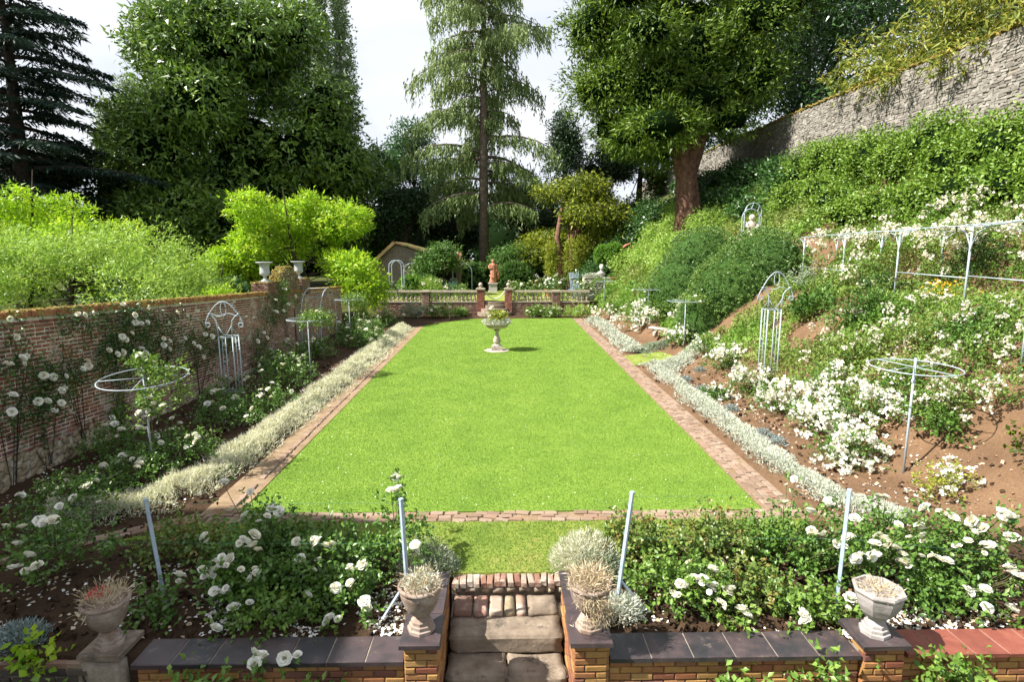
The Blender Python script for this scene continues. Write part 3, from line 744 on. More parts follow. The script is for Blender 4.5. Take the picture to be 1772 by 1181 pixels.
for k, (t, z, L) in enumerate(sb):
    d = random.gauss(0, .014)
    if k < 300: put('stone', SB[k % 8], sw, Vector((SX+.08+d, t, z))-sw.location, (random.gauss(0, .05), .03+random.gauss(0, .04), R(-90)+random.gauss(0, .05)), (L/.27, 1, random.uniform(.72, .97)))
    else: rest.brick((SX+.08+d, t, z), (L, .16, .096*random.uniform(.8, 1.1)), (random.gauss(0, .05), .03+random.gauss(0, .04), R(-90)+random.gauss(0, .05)), j=.022)
tag(rest.build('stones_beyond', 'wall_stone', sw), kind='stuff')
b = MB()
for k in range(3800):
    t = random.uniform(13, 60); b.box((SX+random.uniform(-.02, .55), t, float(stop_(t))-.03+random.random()*.09), (random.uniform(.05, .2), random.uniform(.05, .25), random.uniform(.03, .08)), (random.random()*.5, random.random()*.5, random.random()*3))
tag(b.build('moss_cover', 'moss', sw), kind='stuff')

# ------------------------------------------------------------------ far balustrade on its retaining wall
bw = thing('balustrade', 'stone balustrade on a low red brick wall across the end of the lawn', 'balustrade', (-1, 38.6, 0))
OBv = []
for k in range(5):
    b = MB(); b.brick((0, 0, 0), (.21, .08, .064), None, j=.007); OBv.append(b.mesh('brick', 'old_brick'))
BY = 38.5
allb = MB()
PIER = [(-5.1, .5), (-1.38, .5), (.50, .5), (3.75, .55)]
for (xa, xb) in ((-8.4, -1.13), (.25, 6.0)):
    b = MB(); b.box(((xa+xb)/2, BY+.2, .4), (xb-xa, .3, 1.0)); b.build('wall_core', 'dark_mortar', bw)
    z = .0; c = 0
    while z < .84:
        t = xa+(c % 2)*.11
        while t < xb-.1: allb.brick((t+.11, BY+.04+random.gauss(0, .006), z+.037), (.21, .08, .064), (0, 0, random.gauss(0, .01)), j=.006); t += .222
        z += .076; c += 1
    for k in range(int((xb-xa)/.8)):
        a = xa+k*(xb-xa)/int((xb-xa)/.8); w = (xb-xa)/int((xb-xa)/.8)
        b = MB(); b.box((a+w/2, BY+.17, .89), (w-.01, .4, .07), a=random.random()); b.build('plinth_stone', 'baluster_stone', bw)
tag(allb.build('wall_bricks', 'old_brick', bw), kind='stuff')
bal = MB(); bal.lathe([(.065, 0), (.065, .05), (.04, .07), (.05, .11), (.098, .19), (.105, .25), (.07, .34), (.038, .43), (.036, .5), (.06, .54), (.06, .6)], n=12)
BALM = bal.mesh('baluster', 'baluster_stone', smooth=True)
RAILZ = 1.53
for (xa, xb) in ((-8.3, -5.36), (-4.84, -1.64), (.76, 3.47), (4.04, 6.0)):
    n_ = int((xb-xa)/.285); 
    for k in range(n_): put('baluster', BALM, bw, Vector((xa+(k+.5)*(xb-xa)/n_, BY+.17, .925))-bw.location, None, (1, 1, 1.0))
    b = MB(); b.box(((xa+xb)/2, BY+.17, RAILZ+.05), (xb-xa+.04, .3, .1)); b.box(((xa+xb)/2, BY+.17, RAILZ+.115), (xb-xa+.04, .24, .03)); b.build('rail', 'baluster_stone', bw)
for k, (px_, w) in enumerate(PIER):
    top = 1.72 if k in (1, 2) else 1.55
    b = MB(); b.box((px_, BY+.17, top/2), (w-.03, .47, top)); z = 0; c = 0
    while z < top-.05:
        t = px_-w/2+(c % 2)*.1
        while t < px_+w/2-.04:
            ww = min(.2, px_+w/2-t); b.brick((t+ww/2, BY-.05, z+.037), (ww-.012, .06, .064), j=.004); t += .21
        t = BY-.06
        while t < BY+.38: b.brick((px_-w/2+.02, t+.1, z+.037), (.19, .06, .064), (0, 0, R(-90)), j=.004); b.brick((px_+w/2-.02, t+.1, z+.037), (.19, .06, .064), (0, 0, R(90)), j=.004); t += .21
        z += .076; c += 1
    b.build('pier', 'red_brick' if k in (1, 2) else 'old_brick', bw)
    b = MB(); b.box((px_, BY+.17, top+.04), (w+.12, .6, .08)); b.box((px_, BY+.17, top+.1), (w-.04, .46, .05)); b.build('pier_cap', 'baluster_stone', bw)
    if k in (1, 2):
        b = MB(); b.lathe([(.09, 0), (.09, .04), (.06, .06)]+[(.145*math.sin(R(a)), .2-.145*math.cos(R(a))) for a in range(25, 181, 15)], (px_, BY+.17, top+.125), 16); b.build('ball_finial', 'lichen_stone', bw, True)
b = MB(); P = [(-1.2+(1.52)*t, BY+.17, 1.72-.62*(1-(2*t-1)**2)) for t in np.linspace(0, 1, 18)]; b.tube(P, .035, 7); tag(b.build('barrier_rope', 'rope', None, True), 'slack pale rope hanging between the two ball topped piers', 'rope')
fs = thing('terrace_steps', 'rounded stone steps up to the terrace between the ball topped piers', 'steps', (-.44, 38, 0))
for k, (w, dpt, z) in enumerate(((2.4, 1.25, .0), (1.95, .9, .23), (1.5, .55, .46), (1.4, .3, .69))):
    P = [(-.44+w/2*math.cos(R(a)), 38.72-dpt*math.sin(R(a))) for a in range(0, 181, 15)]
    b = MB(); n_ = len(P); b.add([(x, y, z+.22) for x, y in P]+[(x, y, z-.02) for x, y in P], [tuple(range(n_-1, -1, -1))]+[(i_, (i_+1) % n_, (i_+1) % n_+n_, i_+n_) for i_ in range(n_)], .4)
    b.build('step', 'sandstone', fs)
# ================================================================== OBJECTS
def arcpts(c, r, a0, a1, n, pl='xz', ry=None):
    o = []
    for k in range(n):
        a = R(a0+(a1-a0)*k/(n-1)); u = r*math.cos(a); v = (ry or r)*math.sin(a)
        o.append((c[0]+u, c[1], c[2]+v) if pl == 'xz' else (c[0]+u, c[1]+v, c[2]) if pl == 'xy' else (c[0], c[1]+u, c[2]+v))
    return o
# ---- stone urns on the front wall
def urn(x, y, z, mat, label, n, s=1.):
    u = thing('stone_urn', label, 'urn', (x, y, z), 'stone urns along the front wall')
    off = R(22.5)
    b = MB(); b.lathe([(.145, 0), (.145, .035), (.125, .042), (.125, .075), (.105, .082), (.105, .115), (.082, .125), (.06, .155), (.062, .17)], (x, y, z), 8); b.build('foot', mat, u)
    prof = [(.06, .165), (.10, .19), (.15, .25), (.185, .33), (.205, .41), (.212, .47)]
    b = MB(); b.lathe([(r*s, zz) for r, zz in prof], (x, y, z), n); b.build('bowl', mat, u, n > 10)
    b = MB(); b.lathe([(.205*s, .462), (.226*s, .47), (.23*s, .485), (.222*s, .505), (.20*s, .505), (.19*s, .46), (.0, .45)], (x, y, z), n, cap=False); b.build('rim', mat, u, n > 10)
    return u
u1 = oz(213, 1100, .08); urn(-4.08, 5.46, .085, 'urn_stone', 'weathered leaning urn with dry plants, leftmost on its dark stone pier', 20)
urn(-.83, 5.36, .282, 'urn_stone', 'brown weathered urn with dry plants on the left flank wall of the steps', 20)
urn(.90, 5.36, .282, 'urn_stone', 'stone urn overflowing with straw on the right flank wall of the steps', 12)
urn(3.88, 5.33, .2, 'pale_urn_stone', 'pale octagonal urn full of straw on the brick pier at right', 8, 1.08)
def drytuft(x, y, z, r, h, n, mat, name, label, cat='plant', L=(.04, .1), wd=.008, droop=0., group=None):
    P = np.stack([RS.normal(size=n)*r*.55, RS.normal(size=n)*r*.55, RS.rand(n)**1.5*h], 1)
    k = np.hypot(P[:, 0], P[:, 1]) < r; P = P[k]; n = len(P)
    A = P*np.array([1.2, 1.2, .5])/max(r, .01)*.7+RS.normal(size=(n, 3))*.55+np.array([0, 0, .6-droop])
    o = thing(name, label, cat, (x, y, z), group)
    put('foliage', leafmesh(name, P, A, RS.uniform(L[0], L[1], n), wd*RS.uniform(.6, 1.4, n), RS.rand(n), mat), o)
    return o
t_ = drytuft(-4.08, 5.46, .54, .21, .16, 420, 'dry_leaf', 'dried_plant', 'dry straw coloured plant with red flowers in the leftmost urn', L=(.06, .16), group='dried plants in the front urns')
P = np.stack([RS.normal(size=60)*.05-.08, RS.normal(size=60)*.05, .08+RS.rand(60)*.07], 1); put('flower', leafmesh('flower', P, RS.normal(size=(60, 3)), .03, .025, RS.rand(60), 'red_petal'), t_)
drytuft(-.83, 5.36, .75, .215, .12, 900, 'dry_leaf', 'dried_plant', 'dry grey and brown cushion plant in the brown urn left of the steps', L=(.03, .08), group='dried plants in the front urns')
drytuft(-.83, 5.36, .78, .2, .10, 700, 'silver_leaf', 'silver_plant', 'silvery tips of cushion plant in the brown urn left of steps', L=(.02, .05), wd=.012)
q = drytuft(.90, 5.36, .76, .24, .14, 1300, 'dry_leaf', 'dried_plant', 'mass of dry straw spilling over the urn right of the steps', L=(.04, .11), group='dried plants in the front urns')
P = np.stack([.06+RS.normal(size=700)*.09, -.2+RS.normal(size=700)*.02, -.02-RS.rand(700)**1.5*.3], 1); put('trailing_straw', leafmesh('trailing', P, RS.normal(size=(700, 3))*.6+np.array([0, -.2, -.6]), .07, .007, RS.rand(700), 'dry_leaf'), q)['kind'] = 'stuff'
drytuft(3.88, 5.33, .66, .20, .05, 500, 'dry_leaf', 'dried_plant', 'flat dry straw filling the pale octagonal urn at right', L=(.04, .09), droop=.4, group='dried plants in the front urns')

# ---- standing basin on the lawn
bx, by = -.18, 23.95
bs = thing('stone_basin', 'fluted stone basin on a baluster pedestal standing on the lawn', 'basin', (bx, by, .02))
b = MB(); b.lathe([(.55, 0), (.55, .02), (.5, .03)], (bx, by, .022), 8); b.build('plinth', 'lichen_stone', bs)
b = MB(); b.box((bx, by, .13), (.46, .46, .16)); b.box((bx, by, .225), (.4, .4, .03)); b.build('base_block', 'lichen_stone', bs)
b = MB(); b.lathe([(.2, .24), (.2, .27), (.15, .29), (.1, .31), (.12, .34), (.16, .40), (.165, .46), (.135, .56), (.085, .68), (.065, .80), (.07, .85), (.12, .88), (.135, .91), (.10, .94), (.09, .965)], (bx, by, 0), 24); b.build('baluster_stem', 'lichen_stone', bs, True)
fl_ = lambda t, z, i_: 1-.035*(abs(math.sin(12*t)) < .35)
b = MB(); b.lathe([(.09, .96), (.24, .97), (.37, 1.0), (.44, 1.05), (.47, 1.10), (.475, 1.13)], (bx, by, 0), 96, mod=fl_); b.build('bowl', 'baluster_stone', bs)
b = MB(); b.lathe([(.45, 1.125), (.5, 1.14), (.54, 1.165), (.545, 1.2), (.53, 1.215), (.46, 1.215), (.44, 1.16), (0, 1.15)], (bx, by, 0), 48, cap=False); b.build('rim', 'lichen_stone', bs, True)
drytuft(bx, by, 1.2, .60, .16, 3600, 'silver_leaf', 'silver_plant', 'silvery cushion plant spilling round the rim of the lawn basin', L=(.05, .12), wd=.025, droop=.3)

# ---- pale metal rose supports
def lollipop(p, h, ringz, r, label, tilt=(0, 0), spokes=0.5):
    x, y, z = p
    o = thing('rose_support', label, 'rose support', (x, y, z), 'umbrella rose supports')
    b = MB(); b.tube([(x, y, z-.25), (x, y, z+h)], .02, 8); b.build('pole', 'metal_paint', o, True)
    b = MB(); b.lathe([(.03, 0), (.034, .01), (.034, .05), (.03, .06)], (x, y, z+ringz-.28), 10); b.build('collar', 'blue_metal', o)
    rg = [(x+r*math.cos(R(a)), y+r*math.sin(R(a)), z+ringz+tilt[0]*math.cos(R(a))+tilt[1]*math.sin(R(a))) for a in range(0, 360, 10)]
    b = MB(); b.loop(rg, .011, 6); b.build('ring', 'metal_paint', o, True)
    for k in range(4):
        a = spokes+k*math.pi/2; b = MB(); b.tube([(x, y, z+ringz), (x+r*math.cos(a), y+r*math.sin(a), z+ringz+tilt[0]*math.cos(a)+tilt[1]*math.sin(a))], .008, 6); b.build('spoke', 'metal_paint', o, True)
    return o
LOL = {}
LOL['L1'] = (-6.54, 10.31, 0); lollipop(LOL['L1'], 2.05, 1.86, .72, 'nearest ring topped rose support on the left, before the brick wall', (0, .07), .3)
LOL['L2'] = (-6.35, 18.7, 0); lollipop(LOL['L2'], 2.1, 1.98, .66, 'ring topped rose support on the left just beyond the scroll obelisk')
LOL['L3'] = (-7.19, 27.0, 0); lollipop(LOL['L3'], 2.1, 1.98, .68, 'ring topped rose support on the left beside the gate arch')
LOL['L4'] = (-7.28, 35.4, 0); lollipop(LOL['L4'], 2.1, 2.0, .75, 'farthest ring topped rose support on the left near the balustrade')
p = og(1563, 820); lollipop(p, 2.15, 1.98, .70, 'nearest ring topped rose support on the right, with empty ring', (0, .02), .35); LOL['R1'] = p
p = og(1183, 603); lollipop(p, 2.05, 1.95, .72, 'second ring topped rose support on the right beside the yew mounds'); LOL['R2'] = p
p = og(1120, 570); lollipop(p, 2.2, 2.05, .8, 'third ring topped rose support on the right behind white roses'); LOL['R3'] = p
p = (6.9, 38.0, .3); lollipop(p, 2.3, 2.0, .6, 'farthest rose support on the right by the balustrade end'); LOL['R4'] = p

def obelisk(p, h, label, yaw=0.):
    x, y, z = p; o = thing('rose_obelisk', label, 'obelisk', (x, y, z), 'scroll topped rose obelisks')
    w = .19; hc = h*.66
    for sx, sy in ((-1, -1), (1, -1), (1, 1), (-1, 1)):
        b = MB(); b.tube([(x+sx*w, y+sy*w, z-.25), (x+sx*w, y+sy*w, z+hc)], .019, 7); b.build('corner_pole', 'metal_paint', o, True)
    for sx, sy in ((0, -1), (0, 1), (-1, 0), (1, 0)):
        b = MB(); b.tube([(x+sx*w, y+sy*w, z-.1), (x+sx*w, y+sy*w, z+hc-.02)], .011, 6); b.build('bar', 'metal_paint', o, True)
    for zz in (.3, hc-.02):
        b = MB(); b.loop([(x-w, y-w, z+zz), (x, y-w, z+zz), (x+w, y-w, z+zz), (x+w, y, z+zz), (x+w, y+w, z+zz), (x, y+w, z+zz), (x-w, y+w, z+zz), (x-w, y, z+zz)], .011, 6); b.build('hoop', 'metal_paint', o, True)
    for sy in (-w,):
        for s in (-1, 1):       # V braces and flared scroll arms
            b = MB(); b.tube([(x, y+sy, z+hc), (x+s*w*.5, y+sy, z+hc+.14), (x+s*w*.98, y+sy, z+hc+.30)], .012, 6); b.build('brace', 'metal_paint', o, True)
            P = [(x+s*w, y+sy, z+hc), (x+s*w*1.02, y+sy, z+hc+.3), (x+s*w*1.15, y+sy, z+hc+.45), (x+s*w*1.6, y+sy, z+hc+.56), (x+s*w*2.1, y+sy, z+hc+.6)]
            b = MB(); b.tube(P, .017, 6); b.build('arm', 'metal_paint', o, True)
            P = [(x+s*w*1.95, y+sy, z+hc+.62), (x+s*w*2.3, y+sy, z+hc+.55), (x+s*w*2.55, y+sy, z+hc+.42)]+[(x+s*(w*2.33)+s*.075*(1-.3*k/8)*math.cos(R(-k*38)), y+sy, z+hc+.33+.075*(1-.35*k/8)*math.sin(R(-k*38))) for k in range(0, 11)]
            b = MB(); b.tube(P, .016, 6); b.build('scroll', 'metal_paint', o, True)
            b = MB(); b.lathe([(.001, -.035), (.03, -.02), (.035, 0), (.03, .02), (.001, .035)], (x+s*w*2.05, y+sy, z+hc+.62), 8); b.build('knob', 'metal_paint', o, True)
        P = [(x-w*2.1+4.2*w*t, y+sy, z+hc+.6+(h-hc-.6)*(1-abs(2*t-1)**1.9)) for t in np.linspace(0, 1, 17)]
        b = MB(); b.tube(P, .016, 6); b.build('crown_arch', 'metal_paint', o, True)
        P = [(x-w*2.1+4.2*w*t, y+sy, z+hc+.6+.04*math.cos(6.28*t*1.5)) for t in np.linspace(0, 1, 13)]
        b = MB(); b.tube(P, .012, 6); b.build('crown_rail', 'metal_paint', o, True)
        b = MB(); b.loop(arcpts((x, y+sy, z+h-.2), .075, 0, 345, 24, 'xz', .19), .013, 6); b.build('oval', 'metal_paint', o, True)
    for s in (-1, 1):
        b = MB(); b.tube([(x+s*w, y-w, z+hc+.25), (x+s*w, y, z+hc+.1), (x+s*w, y+w, z+hc)], .011, 6); b.build('stay', 'metal_paint', o, True)
    return o
obelisk((-7.55, 15.75, 0), 2.82, 'pale scroll topped obelisk in the left bed before the brick wall')
p = og(1327, 657); obelisk(p, 3.15, 'pale scroll topped obelisk in the right bed at the foot of the bank'); OBR = p
p = og(1800, 640); obelisk(p, 2.5, 'white scroll topped obelisk cut by the right edge on the bank')

def arch(name, label, hoops, half, height, axis, cuts, rad=.018):
    """hoops: list of centre (x,y,z) ; hoop spans +-half along axis 'x' or 'y'"""
    o = thing(name, label, 'arch', tuple(np.mean(hoops, 0)), 'pale metal rose arches')
    def hoop(c):
        sp = height-half
        P = [(-half, -.2), (-half, sp*.5), (-half, sp)]+[(half*math.cos(R(a)), sp+half*math.sin(R(a))) for a in range(165, 0, -15)]+[(half, sp), (half, sp*.5), (half, -.2)]
        return [(c[0]+(u if axis == 'x' else 0), c[1]+(u if axis == 'y' else 0), c[2]+v) for u, v in P]
    H = [hoop(c) for c in hoops]
    for h in H:
        b = MB(); b.tube(h, rad, 7); b.build('hoop', 'metal_paint', o, True)
    for k in range(len(H)-1):
        for i_ in cuts:
            b = MB(); b.tube([H[k][i_], H[k+1][i_]], rad*.7, 6); b.build('rung', 'metal_paint', o, True)
            j_ = len(H[k])-1-i_
            if j_ != i_: b = MB(); b.tube([H[k][j_], H[k+1][j_]], rad*.7, 6); b.build('rung', 'metal_paint', o, True)
        b = MB(); q0 = np.array(H[k][1]); q1 = np.array(H[k+1][1]); b.tube([q0*.5+np.array(H[k][0])*.5, q1*.5+np.array(H[k+1][0])*.5], rad*.7, 6); b.build('rung', 'metal_paint', o, True)
    return o
arch('rose_arch', 'barrel shaped rose arch before the gate in the left wall', [(-8.4, 25.1, 0), (-7.6, 25.1, 0)], 1.15, 2.62, 'y', (1, 2, 5, 8))
arch('rose_arch', 'narrow pale rose arch before the barn at the far left', [(-7.15, 38.9, .92), (-7.15, 39.9, .92)], .42, 2.75, 'x', (1, 2, 4, 8), .03)
pa = og(1296, 428)
arch('rose_arch', 'pale rose arch on the bank framing a small statue', [(pa[0]-.15, pa[1]-.35, pa[2]-.2), (pa[0]+.35, pa[1]+.55, pa[2]+.15)], .42, 2.0, 'x', (1, 2, 5, 8), .022)
# small arches far back by the barn
for k, (px_, lab) in enumerate(((715, 'thin metal arch by the barn wall, left of two'), (800, 'thin metal arch by the barn wall, right of two'))):
    c = oy(px_, 480, 45.5); arch('rose_arch', lab, [(c[0], 45.3, .92), (c[0], 45.9, .92)], .75, 2.5, 'x', (2, 5), .016)

# ---- pergola on the bank
pg = thing('pergola', 'long pale metal rose pergola on the bank terrace at right', 'pergola', (11.5, 16, 3))
TOPZ = 4.72
fp = [(10.35, 10.2), (10.75, 13.0), (11.05, 15.8), (11.45, 19.0), (11.85, 22.3)]
bp = [(12.0, 10.2), (12.35, 13.2), (12.6, 16.2), (12.9, 19.3), (13.2, 22.4)]
for row in (fp, bp):
    for (x, y) in row:
        g = float(G(x, y)); 
        b = MB(); b.tube([(x, y, g-.25), (x, y, TOPZ)], .024, 8); b.build('post', 'metal_paint', pg, True)
        for s in (-1, 1):
            P = [(x, y, TOPZ-.6), (x+.02*s, y+s*.06, TOPZ-.4), (x+.05*s, y+s*.22, TOPZ-.14), (x+.07*s, y+s*.5, TOPZ-.02)]
            b = MB(); b.tube(P, .014, 6); b.build('bracket', 'metal_paint', pg, True)
    for o_ in (-.12, .12):
        P = []
        for k in range(len(row)-1):
            for t in np.linspace(0, 1, 7)[:-1]:
                x = row[k][0]*(1-t)+row[k+1][0]*t; y = row[k][1]*(1-t)+row[k+1][1]*t; P.append((x+o_+.12*math.sin(math.pi*t), y, TOPZ+.05*math.sin(math.pi*t)))
        P.append((row[-1][0]+o_, row[-1][1], TOPZ)); b = MB(); b.tube(P, .012, 6); b.build('top_rail', 'metal_paint', pg, True)
for t in np.linspace(0, 1, 15):
    i_ = min(int(t*4), 3); f = t*4-i_
    a = np.array(fp[i_])*(1-f)+np.array(fp[i_+1])*f; c = np.array(bp[i_])*(1-f)+np.array(bp[i_+1])*f
    b = MB(); b.tube([(a[0]-.15, a[1], TOPZ+.02), ((a[0]+c[0])/2, (a[1]+c[1])/2, TOPZ+.12), (c[0]+.15, c[1], TOPZ+.02)], .009, 6); b.build('rafter', 'metal_paint', pg, True)
for k in (0, 1, 3):
    b = MB(); b.tube([(*fp[k], 3.55), (*fp[k+1], 3.6)], .014, 6); b.build('lower_rail', 'metal_paint', pg, True)

# ---- blue-grey posts of the wire fence
def fpost(top, base, brace, label):
    B = oz(*base, .0); y = B[1]; T = oy(top[0], top[1], y-.05)
    o = thing('fence_post', label, 'post', B, 'blue grey fence posts in the front bed')
    b = MB(); d = np.array(T)-np.array(B); 
    b.tube([np.array(B)-d*.15, B, T], .026, 4); b.build('post', 'blue_metal', o)
    b = MB(); b.tube([np.array(T)-d*.005, np.array(T)+d*.012], .031, 4); b.build('cap', 'blue_metal', o)
    if brace:
        C = oz(*brace[1], .0); f = brace[0]; b = MB(); b.tube([np.array(B)+d*f, C, np.array(C)+(np.array(C)-np.array(B)-d*f)*.1], .016, 4); b.build('brace', 'blue_metal', o)
    return np.array(B), np.array(T)
Q = [fpost((252, 866), (288, 1056), None, 'leaning blue metal post in the front left rose bed'),
     fpost((694, 866), (708, 1062), (.3, (664, 1069)), 'blue metal post with brace behind the urn left of the steps'),
     fpost((1094, 854), (1066, 1055), (.26, (1116, 1055)), 'leaning blue metal post with brace right of the steps'),
     fpost((1470, 850), (1446, 1062), None, 'blue metal post among white roses at the front right')]
for f, wd in ((.97, 'upper'), (.62, 'lower')):
    P = []
    L_ = [(-9.0, 7.0, .9*f)]+[tuple(b_+(t_-b_)*f) for b_, t_ in Q]+[(7.2, 5.9, .9*f)]
    for a, c in ((0, 2), (3, 5)):
        b = MB(); b.tube([np.array(L_[i_]) for i_ in range(a, c+1)], .0014, 4)
        tag(b.build('fence_wire', 'wire'), '%s thin green wire on the posts %s of the steps' % (wd, 'left' if a == 0 else 'right'), 'wire', 'fence wires in the front bed')

# ---- white iron urns on the gateway piers
for (y, z, lab) in ((21.95, 3.03, 'white goblet urn on the nearer gate pier of the left wall'), (25.6, 3.01, 'white goblet urn on the farther gate pier of the left wall')):
    o = thing('white_urn', lab, 'urn', (-8.98, y, z), 'white urns on the gateway')
    b = MB(); b.box((-8.98, y, z+.03), (.34, .34, .06)); b.lathe([(.15, .06), (.13, .09), (.06, .13), (.05, .2), (.07, .22)], (-8.98, y, z), 16); b.build('foot', 'white_urn', o)
    b = MB(); b.lathe([(.06, .22), (.15, .27), (.19, .33), (.18, .4), (.17, .55), (.19, .68), (.22, .72)], (-8.98, y, z), 20); b.build('body', 'white_urn', o, True)
    b = MB(); b.lathe([(.21, .71), (.30, .74), (.31, .77), (.27, .775), (.2, .74), (0, .72)], (-8.98, y, z), 20, cap=False); b.build('rim', 'white_urn', o, True)

# ---- robed statue on its pedestal
def figure(o, x, y, z, H, mat, arms, robe=True, seed=1):
    """standing draped figure, rings from hem to crown, fold relief on the robe"""
    prof = [(0, .165, .14), (.03, .17, .145), (.12, .155, .13), (.28, .14, .12), (.42, .145, .115), (.50, .15, .115), (.56, .135, .10), (.61, .12, .09), (.68, .14, .1), (.75, .155, .1), (.795, .16, .09), (.82, .11, .07), (.838, .05, .048), (.855, .042, .044), (.87, .052, .055), (.90, .062, .07), (.94, .066, .074), (.975, .05, .058), (1.0, .012, .012)]
    b = MB(); n_ = 28; Vv = []
    for k, (t, rx, ry) in enumerate(prof):
        sway = .03*math.sin(t*3.2)*(1 if t < .8 else .8)
        for i_ in range(n_):
            a = 2*math.pi*i_/n_
            fold = 1+(.085*math.sin(9*a+seed+t*3)+.05*math.sin(5*a-seed+t*6))*(1 if t < .55 else .4 if t < .8 else 0)
            Vv.append((x+(rx*fold*math.cos(a)+sway)*H*.9, y+ry*fold*math.sin(a)*H*.9, z+t*H))
    F = [(k*n_+i_, k*n_+(i_+1) % n_, (k+1)*n_+(i_+1) % n_, (k+1)*n_+i_) for k in range(len(prof)-1) for i_ in range(n_)]
    F += [tuple(range(n_-1, -1, -1)), tuple(range((len(prof)-1)*n_, len(prof)*n_))]
    b.add(Vv, F, .5)
    for arm in arms:
        b.tube([(x+px_*H, y+py_*H, z+pz_*H) for px_, py_, pz_ in arm], [.045*H, .042*H, .034*H, .028*H, .02*H][:len(arm)], 10)
    b.tube([(x+.01*H, y-.07*H, z+.925*H), (x+.01*H, y-.085*H, z+.905*H), (x+.01*H, y-.06*H, z+.895*H)], [.008*H, .011*H, .008*H], 6)      # nose
    b.blob((x+.01*H, y+.035*H, z+.955*H), (.06*H, .06*H, .05*H), 6, 2, .05)      # hair knot
    for s in (-1, 1): b.blob((x+s*.03*H, y-.05*H, z+.012*H), (.03*H, .07*H, .018*H), 5, 1, .02)
    bo = b.build('figure', mat, o, True)
    return bo
sx, sy = -.68, 48.0
st_ = thing('statue', 'terracotta statue of a robed woman on a stone pedestal', 'statue', (sx, sy, TERR_Z))
b = MB(); b.box((sx, sy, TERR_Z+.06), (.82, .82, .12)); b.box((sx, sy, TERR_Z+.4), (.68, .68, .62)); b.box((sx, sy, TERR_Z+.74), (.8, .8, .08)); b.build('pedestal', 'grey_statue', st_)
figure(st_, sx, sy, TERR_Z+.78, 1.95, 'terracotta', [[(-.10, 0, .79), (-.165, .01, .70), (-.15, -.04, .62), (-.04, -.1, .64)], [(.13, 0, .79), (.165, 0, .68), (.16, -.03, .57), (.15, -.06, .46)]])
b = MB(); b.tube([(sx+.4, sy, 2.85), (sx+.44, sy-.05, 2.4), (sx+.42, sy, 1.95)], [.05, .1, .06], 8); b.tube([(sx-.28, sy-.1, 2.35), (sx-.1, sy-.26, 2.15), (sx+.2, sy-.24, 2.05)], [.05, .06, .04], 7); b.build('drapery', 'terracotta', st_, True)
# putto inside the bank arch
o = thing('statue', 'cream stone child statue standing inside the bank arch', 'statue', (pa[0]+.05, pa[1], pa[2]))
figure(o, pa[0]+.05, pa[1], pa[2]-.05, 1.55, 'cream_statue', [[(-.12, 0, .78), (-.16, -.06, .68), (-.1, -.13, .63), (.02, -.14, .66)], [(.14, 0, .78), (.18, -.05, .66), (.1, -.13, .62), (.0, -.14, .62)]], seed=4)
b = MB(); b.blob((pa[0]+.06, pa[1]-.02, pa[2]+1.40), (.15, .15, .16), 8, 3, .06); b.build('curls', 'cream_statue', o, True)

# ---- rubble pedestal wall, bust and pointing figure at the far right
p0 = oy(1010, 500, 41.); rw = thing('rubble_block', 'pale rubble stone block with silvery plants at right end of terrace', 'wall', (6.9, 41, .9))
core(rw, (5.95, 40.85, .8), (7.9, 41.7, 2.42), 'mortar', 'block_core')
for k in range(4): RK.append(rockmesh(40+k, 'wall_stone'))
for r in range(9):
    t = 5.95
    while t < 7.85:
        w = random.uniform(.2, .42); put('stone', RK[6+random.randrange(4)], rw, Vector((t+w/2, 40.84, 1.0+r*.17))-rw.location, (random.random()*.3, random.random()*.3, random.random()*.3), (w*1.15, .2, .21)); t += w
bpier = thing('brick_pier', 'small pale brick pier beside the rubble block at terrace end', 'pier', (8.2, 40.6, .8))
b = MB(); 
for r in range(14):
    for k in range(3): b.brick((7.98+k*.2+(r % 2)*.03, 40.5+random.gauss(0, .01), .95+r*.1), (.19, .3, .088), (0, 0, random.gauss(0, .03)), j=.01)
b.build('bricks', 'old_brick', bpier)
b = MB(); b.box((8.2, 40.62, 2.4), (.74, .6, .08)); b.build('cap', 'red_tile', bpier)
o = thing('stone_bust', 'grey stone bust of a head on the rubble block', 'bust', (7.25, 41.2, 2.42))
b = MB(); b.lathe([(.16, 0), (.16, .06), (.1, .1), (.12, .16)], (7.25, 41.2, 2.42), 12); b.blob((7.25, 41.2, 2.72), (.3, .17, .18), 9, 1, .03); b.tube([(7.25, 41.2, 2.75), (7.25, 41.18, 3.0)], [.12, .1], 12); b.blob((7.25, 41.15, 3.14), (.155, .19, .22), 10, 2, .03)
b.tube([(7.25, 40.97, 3.2), (7.25, 40.92, 3.12), (7.25, 40.97, 3.08)], [.02, .035, .02], 6); b.blob((7.25, 41.2, 3.22), (.17, .2, .17), 8, 5, .08); b.build('bust', 'grey_statue', o, True)
c = oy(1072, 440, 42.5); gz = float(G(c[0], c[1]))
o = thing('statue', 'weathered stone figure with raised arm above the clipped box balls', 'statue', (c[0], c[1], gz))
hh = c[2]-gz+.95
figure(o, c[0]-.15, c[1], gz-.1, hh, 'terracotta', [[(.13, 0, .78), (.25, 0, .9), (.38, -.02, .96), (.42, 0, .84), (.44, 0, .7)], [(-.12, 0, .78), (-.2, -.03, .66), (-.18, -.05, .55)]], seed=6)

